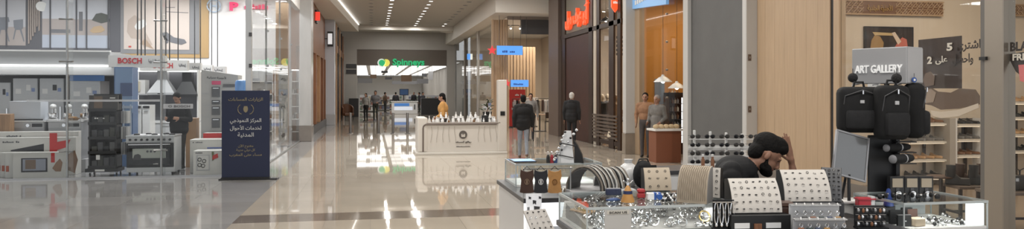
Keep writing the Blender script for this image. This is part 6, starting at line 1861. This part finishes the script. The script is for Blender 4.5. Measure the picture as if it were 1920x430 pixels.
# right case contents
random.seed(11)
for k, (x, y, c_, s_) in enumerate(((3.60, 4.56, BLACK, (.10, .02, .08)), (3.60, 4.64, BLACK, (.10, .02, .10)), (3.60, 4.72, DGREY, (.10, .02, .12)), (3.70, 4.66, BLACK, (.08, .02, .11)), (3.60, 4.80, WHITE, (.08, .01, .13)))):
    o = thing('wallet', ('front black wallet at the left of the right glass case', 'second black wallet at the left of the right glass case', 'charcoal wallet behind the black wallets', 'black wallet beside the beige box', 'white card wallet at the back of the right glass case')[k], 'wallet', (x, y, .822), -.1, 'wallets in the right case')
    MB().box(-s_[0] / 2, s_[0] / 2, -s_[1] / 2, -.001, 0, s_[2], bev=.003).box(-s_[0] / 2, s_[0] / 2, .001, s_[1] / 2, 0, s_[2], bev=.003).build('leather', c_, o)
    MB().box(-.012, .012, -s_[1] / 2 - .002, -s_[1] / 2, s_[2] * .4, s_[2] * .5).build('badge', SILVER, o)
o = thing('watch_box', 'open beige watch box in the right glass case', 'box', (3.70, 4.56, .822), .15)
MB().box(-.045, .045, -.035, .035, 0, .055, bev=.005).build('base', mat('box_beige', (.55, .44, .32), .5), o)
MB().box(-.045, .045, .03, .04, .055, .11, bev=.004).build('lid', mat('box_umber', (.06, .03, .022), .4), o)
BALL = [MB().ell((0, 0, .012), (.012, .012, .012), 10, 6).mesh('bead', SILVER, True), MB().ell((0, 0, .014), (.014, .014, .014), 10, 6).mesh('bead', BLACK, True), MB().ell((0, 0, .011), (.016, .010, .011), 10, 6).mesh('bead', WHITEG, True)]
for k in range(46):
    kd = k % 3
    g = thing('keyring', ('silver', 'black', 'white')[kd] + ' bead keyring heaped in the right glass case', 'keyring', (random.uniform(3.78, 4.13), random.uniform(4.51, 4.82), .822 + (.012 if k % 4 == 0 else 0)), random.uniform(0, 6), 'bead keyrings, kind %d' % kd)
    put('bead', BALL[kd], g); put('ring', JM[0], g, (.022, 0, .006), (.3, 0, 0))
# caps of packs on the right case top: three boxed frames
ZT = .998
for k in range(3):
    p = at(1680 + k * 27, 0, 5.5)
    o = thing('boxed_watch', ('left', 'middle', 'right')[k] + ' of three beige faced black watch frames in a row', 'display frame', (p.x, p.y, .932), -PSI, 'beige watch frames')
    MB().box(-.053, .053, -.02, .03, 0, .195, bev=.004).build('frame', BLACK, o)
    MB().box(-.038, .038, -.026, -.02, .115, .18).build('beige_card', mat('card_beige', (.38, .32, .24), .6), o)
    MB().lathe([(.02, 0), (.02, .01), (.004, .011)], 14, M=Matrix.Translation((0, -.03, .07)) @ Matrix.Rotation(math.pi / 2, 4, 'X')).build('watch_face', SILVER, o)
    MB().box(-.012, .012, -.026, -.02, .02, .11).build('watch_strap', DGREY, o)
for k in range(10):
    p = at(1650 + k * 12, 0, 5.2 + .04 * (k % 3))
    g = thing('keyring', 'silver tipped black keyring before the beige watch frames', 'keyring', (p.x, p.y, .932 if p.y > 5.04 else .998), k, 'silver tipped keyrings')
    MB().ell((0, 0, .02), (.02, .012, .02), 8, 6).build('fob', BLACK, g, smooth=True)
    MB().ell((.012, -.008, .034), (.012, .009, .007), 8, 5).build('tip', SILVER, g, smooth=True)
# --- ART GALLERY box sign on a pole
cL = at(1597, 0, 5.95); cC = at(1700, 0, 5.6)
dv = Vector((cC.x - cL.x, cC.y - cL.y, 0)); LL = dv.length
ang = math.atan2(dv.y, dv.x)
sgn = thing('box_sign', 'pale grey box sign reading ART GALLERY above the backpacks', 'sign', (cC.x, cC.y, 1.81), ang)
MB().box(-LL, 0, 0, .25, 0, .28, bev=.006).build('box', mat('sign_grey', (.34, .34, .35), .5), sgn)
MB().box(.0005, .004, .01, .24, .01, .27).build('side_face', mat('sign_side', (.44, .44, .45), .5), sgn)
text('ART GALLERY', LL * .86, .062, mat('sign_letters', (.85, .85, .84), .4, emit=.25), sgn, (-LL * .5, -.006, .115), depth=.012, bold=.02)
MB().cyl((-LL * .5, .125, 0), (-LL * .5, .125, -.87), .02, n=10).build('pole', BLACK, sgn)
MB().box(-LL * .5 - .12, -LL * .5 + .12, .005, .245, -.877, -.865).build('foot', BLACK, sgn)
MB().box(-.30, -.20, -.004, .0, -.1, .0).build('white_tag', WHITE, sgn)
for x in (-LL + .05, -LL * .5, -.05): MB().cyl((x, .02, 0), (x, -.08, -.01), .006, n=6).build('hook', CHROME, sgn)
PAD = mat('backpack_black', (.0045, .0045, .005), .85, noise=.3, nscale=30)
PAD2 = mat('backpack_pocket', (.007, .007, .008), .8, noise=.3, nscale=30)
def backpack(u, v, d, w_, h_, dp, rz, lb):
    p = at(u, v, d)
    t = thing('backpack', lb, 'backpack', (p.x, p.y, p.z - h_), rz, 'black backpacks under the sign')
    MB().box(-w_ / 2, w_ / 2, -dp / 2, dp / 2, 0, h_, bev=.05, seg=3).build('body', PAD, t, smooth=True)
    MB().box(-w_ * .38, w_ * .38, -dp / 2 - .035, -dp / 2 + .03, .03, h_ * .5, bev=.025, seg=2).build('front_pocket', PAD2, t, smooth=True)
    MB().tube([(-.04, 0, h_ - .01), (-.03, 0, h_ + .035), (.03, 0, h_ + .035), (.04, 0, h_ - .01)], .009, 6).build('handle', PAD2, t)
    for sx in (-1, 1): MB().sheet(lambda a, b_: (sx * (w_ * .25) + (a - .5) * .05, dp / 2 + .01 + .05 * math.sin(math.pi * b_), .05 + (h_ - .07) * b_), 2, 8, .01).build('shoulder_strap', PAD2, t)
    MB().tube([(-w_ * .42, -dp / 2 + .02, h_ * .5), (-w_ * .40, -dp / 2 - .004, h_ * .8), (0, -dp / 2 - .012, h_ * .93), (w_ * .40, -dp / 2 - .004, h_ * .8), (w_ * .42, -dp / 2 + .02, h_ * .5)], .004, 5).build('zip', DGREY, t)
    MB().box(-.016, .016, -dp / 2 - .006, -dp / 2 + .004, h_ * .64, h_ * .71, bev=.003).build('badge', LGREY, t)
    MB().box(-.005, .005, -dp / 2 - .02, -dp / 2 - .008, h_ * .84, h_ * .92).build('zip_pull', SILVER, t)
backpack(1610, 163, 5.62, .31, .345, .15, -PSI - .1, 'wide black backpack at the left under the box sign')
backpack(1671, 160, 5.50, .24, .40, .14, -PSI + .1, 'narrow black backpack in the middle under the box sign')
backpack(1713, 156, 5.72, .26, .42, .15, -PSI + 1.1, 'black backpack turned sideways at the right under the box sign')
for k, (u, v, d) in enumerate(((1599, 146, 5.75), (1681, 147, 5.52))):
    p = at(u, v, d)
    o = thing('pompom', ('left', 'right')[k] + ' dark fluffy pompom hanging on the box sign', 'pompom', (p.x, p.y, p.z))
    MB().ell((0, 0, 0), (.037, .037, .037), 14, 9).build('ball', mat('pompom_dark', (.018, .017, .018), .95, noise=.5, nscale=80, bump=1.), o, smooth=True)
    MB().cyl((0, 0, .035), (0, 0, .07), .003, n=5).build('cord', BLACK, o)
p = at(1714, 150, 5.62)
o = thing('evil_eye_charm', 'small blue round charm hanging at the sign corner', 'charm', (p.x, p.y, p.z))
MB().cyl((0, -.004, 0), (0, .004, 0), .02, n=14).build('disc', mat('eye_blue', (.03, .08, .28), .2), o)
MB().cyl((0, -.006, 0), (0, -.004, 0), .009, n=12).build('iris', WHITEG, o)
MB().cyl((0, 0, .02), (0, 0, .05), .002, n=5).build('cord', BLACK, o)
# tilted mirror
p = at(1592, 332, 5.45)
o = thing('tilted_mirror', 'tilted grey table mirror in a thin silver frame', 'mirror', (p.x, p.y, .932), -PSI + .1)
M = Matrix.Translation((0, .0, p.z - .932)) @ Matrix.Rotation(.27, 4, 'Y') @ Matrix.Rotation(-.28, 4, 'X')
MB().box(-.125, .125, 0, .012, 0, .325, M=M).build('glass', mat('mirror_dark', (.20, .205, .21), .15, .5), o)
fm_ = MB()
for a in ((-.133, .133, -.006, .016, -.008, .004), (-.133, .133, -.006, .016, .321, .333), (-.133, -.121, -.006, .016, 0, .325), (.121, .133, -.006, .016, 0, .325)): fm_.box(*a, M=M)
fm_.build('frame', mat('frame_silver', (.33, .33, .34), .3, .5), o)
MB().box(-.13, .13, -.02, .16, 0, .02, bev=.004).build('foot', WHITE, o)
MB().cyl((0, .1, .02), M @ Vector((0, .015, .2)), .01, n=8).build('strut', BLACK, o)
MB().cyl((0, .0, .02), M @ Vector((0, .006, .02)), .012, n=8).build('strut', BLACK, o)
# rolled umbrellas
for k, (u, v, d, L_, r_) in enumerate(((1662, 278, 5.5, .26, .03), (1674, 299, 5.45, .22, .034), (1666, 258, 5.62, .2, .026))):
    p = at(u, v, d)
    o = thing('folding_umbrella', ('middle', 'lowest', 'uppermost')[k] + ' rolled black folding umbrella on the stand', 'umbrella', (p.x, p.y, p.z), -PSI + .5)
    MB().lathe([(r_ * .8, 0), (r_, .03), (r_, L_ * .8), (r_ * .7, L_)], 14, M=Matrix.Rotation(math.pi / 2, 4, 'Y')).build('canopy_roll', BLACKF, o, smooth=True)
    MB().ell((0, 0, 0), (r_ * .5, r_ * .95, r_ * .95), 12, 8).build('handle_cap', mat('cap_grey', (.22, .22, .23), .5), o, smooth=True)
    MB().lathe([(r_ * 1.04, L_ * .55), (r_ * 1.04, L_ * .6)], 14, M=Matrix.Rotation(math.pi / 2, 4, 'Y')).build('strap', LGREY, o)
pk = at(1682, 0, 5.58)
o = thing('umbrella_stand', 'black upright stand holding the rolled umbrellas', 'stand', (pk.x, pk.y, .932), -PSI)
MB().box(-.012, .012, -.012, .012, 0, .62).build('post', BLACK, o)
MB().box(-.20, .04, .03, .05, 0, .49, bev=.004).build('back_panel', BLACK, o)
MB().box(-.09, .09, -.06, .06, 0, .012).build('foot', BLACK, o)
for k, v in enumerate((258, 278, 299)): MB().box(-.02, .12, -.05, .02, at(1670, v, 5.5).z - .932 - .04, at(1670, v, 5.5).z - .932 - .032).build('cradle', BLACK, o)
# --- sunglasses rack on the rear counter
p = at(1356, 0, 7.75)
zb = .98
rk2 = thing('sunglasses_rack', 'white rack with four posts holding rows of sunglasses', 'rack', (p.x, p.y, zb), -PSI)
zr = at(1356, 250, 7.75).z - zb
for k in range(4):
    x = -.30 + k * .165
    MB().box(x - .012, x + .012, -.01, .01, 0, zr + .03 - .012 * k, bev=.003).build('post', WHITE, rk2)
MB().box(-.36, .36, -.06, .06, 0, .015).build('base', WHITE, rk2)
for r_ in (0, 1): MB().box(-.36, .36, .012, .02, .05 + .11 * r_, .10 + .11 * r_).build('back_strip', WHITE, rk2)
SGF = MB().tube([(-.035 + .028 * math.cos(q), 0, .022 * math.sin(q)) for q in [k * math.pi / 6 for k in range(12)]], .004, 4, True).tube([(.035 + .028 * math.cos(q), 0, .022 * math.sin(q)) for q in [k * math.pi / 6 for k in range(12)]], .004, 4, True).cyl((-.008, 0, .006), (.008, 0, .006), .004, n=4).cyl((-.062, 0, .01), (-.066, .12, .005), .003, n=4).cyl((.062, 0, .01), (.066, .12, .005), .003, n=4).mesh('frame', BLACK)
SGL = [MB().ell((0, 0, 0), (.028, .004, .022), 10, 6).mesh('lens', m, True) for m in (mat('lens_black', (.008, .008, .009), .1), mat('lens_smoke', (.05, .045, .04), .1))]
for r_ in range(4):
    zz = .045 + r_ * (zr - .05) / 3.3
    MB().box(-.36, .36, -.035, -.025, zz - .034, zz - .026).build('rail', WHITE, rk2)
    for c_ in range(5):
        off = Matrix.Rotation(-PSI, 3, 'Z') @ Vector((-.30 + c_ * .15, -.045, 0))
        g = thing('sunglasses', '%s sunglasses in the %s row of the white rack' % (('black', 'smoke lens')[(r_ + c_) % 2], ('bottom', 'second', 'third', 'top')[r_]), 'sunglasses', (p.x + off.x, p.y + off.y, zb + zz), -PSI, 'sunglasses row %d kind %d' % (r_, (r_ + c_) % 2))
        g.scale = (.82, .82, .82); put('frame', SGF, g)
        for sx in (-.035, .035): put('lens', SGL[(r_ + c_) % 2], g, (sx, 0, 0))
for k in range(2):
    p = at(1318 + k * 18, 0, 7.45)
    o = thing('cosmetic_tube', ('left', 'right')[k] + ' reddish brown tube standing before the sunglasses rack', 'tube', (p.x, p.y, .98))
    MB().lathe([(.018, 0), (.018, .09), (.012, .1), (.012, .12)], 12).build('body', REDW, o, smooth=True)
    MB().cyl((0, 0, .12), (0, 0, .145), .013, n=10).build('cap', WHITE, o)
# --- seated shopkeeper
def A(u, v, d): return at(u, v, d)
pr = []
D0 = 5.92
pel = A(1392, 0, D0); pel.z = .60
ch1 = A(1388, 395, D0); ch2 = A(1380, 342, D0 - .02)
pr += [('e', pel, (.17, .15, .13), 'bottom'), ('c', Vector((pel.x, pel.y, .68)), ch1, .15, .15, 'top'), ('c', ch1, ch2, .155, .15, 'top'),
       ('e', A(1378, 335, D0), (.19, .17, .13), 'top'), ('e', A(1380, 318, D0), (.16, .19, .115), 'top'), ('e', A(1375, 328, D0 - .08), (.13, .13, .12), 'top'), ('c', A(1358, 322, D0 + .14), A(1372, 322, D0 - .16), .082, .082, 'top')]
nk0, nk1 = A(1392, 316, D0 - .02), A(1421, 303, D0 - .06)
pr += [('c', nk0, nk1, .064, .056, 'skin'), ('c', A(1385, 320, D0), A(1402, 312, D0 - .02), .085, .072, 'top')]
hc = A(1438, 291, D0 - .06)
rgt = Vector((CS, -SN, 0)); fwd = Vector((SN, CS, 0))
fdir = rgt * .80 - fwd * .12 + Vector((0, 0, -.58))
hp, HP, HM = head(hc, fdir, rgt * .58 + Vector((0, 0, .80)), 1.17)
pr += hp
# near (right) arm: shoulder, elbow propped, hand at the brow
sh, el, wr = A(1362, 330, D0 + .16), A(1500, 388, D0 + .0), A(1485, 312, D0 + .02)
pr += [('c', sh, el, .064, .055, 'top'), ('c', el, A(1489, 332, D0 + .02), .055, .046, 'top'), ('c', A(1489, 332, D0 + .02), wr, .036, .028, 'skin')]
pr += hand(wr, A(1473, 250, D0 - .01), rgt * .8 + fwd * .6, 1.05, 'skin', curl=.05)
# near arm rests on the counter
sh2, el2, wr2 = A(1372, 332, D0 - .20), A(1400, 410, D0 - .24), A(1462, 386, D0 - .42)
pr += [('c', sh2, el2, .072, .055, 'top'), ('c', el2, wr2, .052, .034, 'top')]
pr += hand(wr2, wr2 + (rgt * .8 - fwd * .5) * .17, rgt * .5 + fwd * .8, 1.0, 'skin', curl=.4)
# thighs, shins, shoes
for sd in (-1, 1):
    hip = Vector((pel.x, pel.y, .58)) + fwd * .09 * sd
    kn = hip + rgt * .40 + fwd * .02 * sd; kn.z = .60
    an = kn + rgt * .06; an.z = .09
    pr += [('c', hip, kn, .09, .068, 'bottom'), ('c', kn, an, .062, .045, 'bottom'), ('c', an + Vector((0, 0, -.04)) - rgt * .05, an + rgt * .15 + Vector((0, 0, -.05)), .042, .036, 'shoe')]
base = Vector((pel.x, pel.y, 0))
def shift(p_):
    p_ = list(p_)
    for k in (1, 2) if p_[0] == 'c' else (1,): p_[k] = Vector(p_[k]) - base
    return tuple(p_)
skm = mat('skin_warm', (.30, .155, .10), .5, noise=.1, nscale=14)
mm_ = pmats((.005, .005, .006), (.02, .02, .025), skin=skm)
hair_ = [('e', HP(0, -.030, .056), (.100, .122, .104), 'hair', HM), ('e', HP(0, -.07, -.01), (.092, .066, .085), 'hair', HM), ('e', HP(0, .048, .090), (.080, .062, .052), 'hair', HM)]
hair_ += [('e', HP(0, .02, .10), (.078, .085, .062), 'hair', HM)]
beard_ = [('e', HP(0, .055, -.094), (.058, .058, .042), 'hair', HM), ('e', HP(.040, .032, -.078), (.030, .052, .040), 'hair', HM), ('e', HP(-.040, .032, -.078), (.030, .052, .040), 'hair', HM), ('c', HP(.066, .0, -.02), HP(.058, .02, -.065), .012, .016, 'hair'), ('c', HP(-.066, .0, -.02), HP(-.058, .02, -.065), .012, .016, 'hair'), ('c', HP(-.024, .092, -.052), HP(.024, .092, -.052), .008, .008, 'hair')]
person('person', 'bearded man in a black shirt bowing his head in the accessory kiosk', base, 0, [shift(q) for q in pr], mm_, .0065, [shift(q) for q in hair_ + beard_])
o = thing('bar_stool', 'black stool under the seated man in the kiosk', 'stool', base)
MB().lathe([(.02, .42), (.17, .43), (.18, .46), (.15, .475), (.02, .48)], 20).build('seat', BLACK, o, smooth=True)
MB().cyl((0, 0, .03), (0, 0, .43), .025, n=10).build('post', CHROME, o)
MB().lathe([(.2, 0), (.2, .015), (.04, .04)], 20).build('base', CHROME, o, smooth=True)
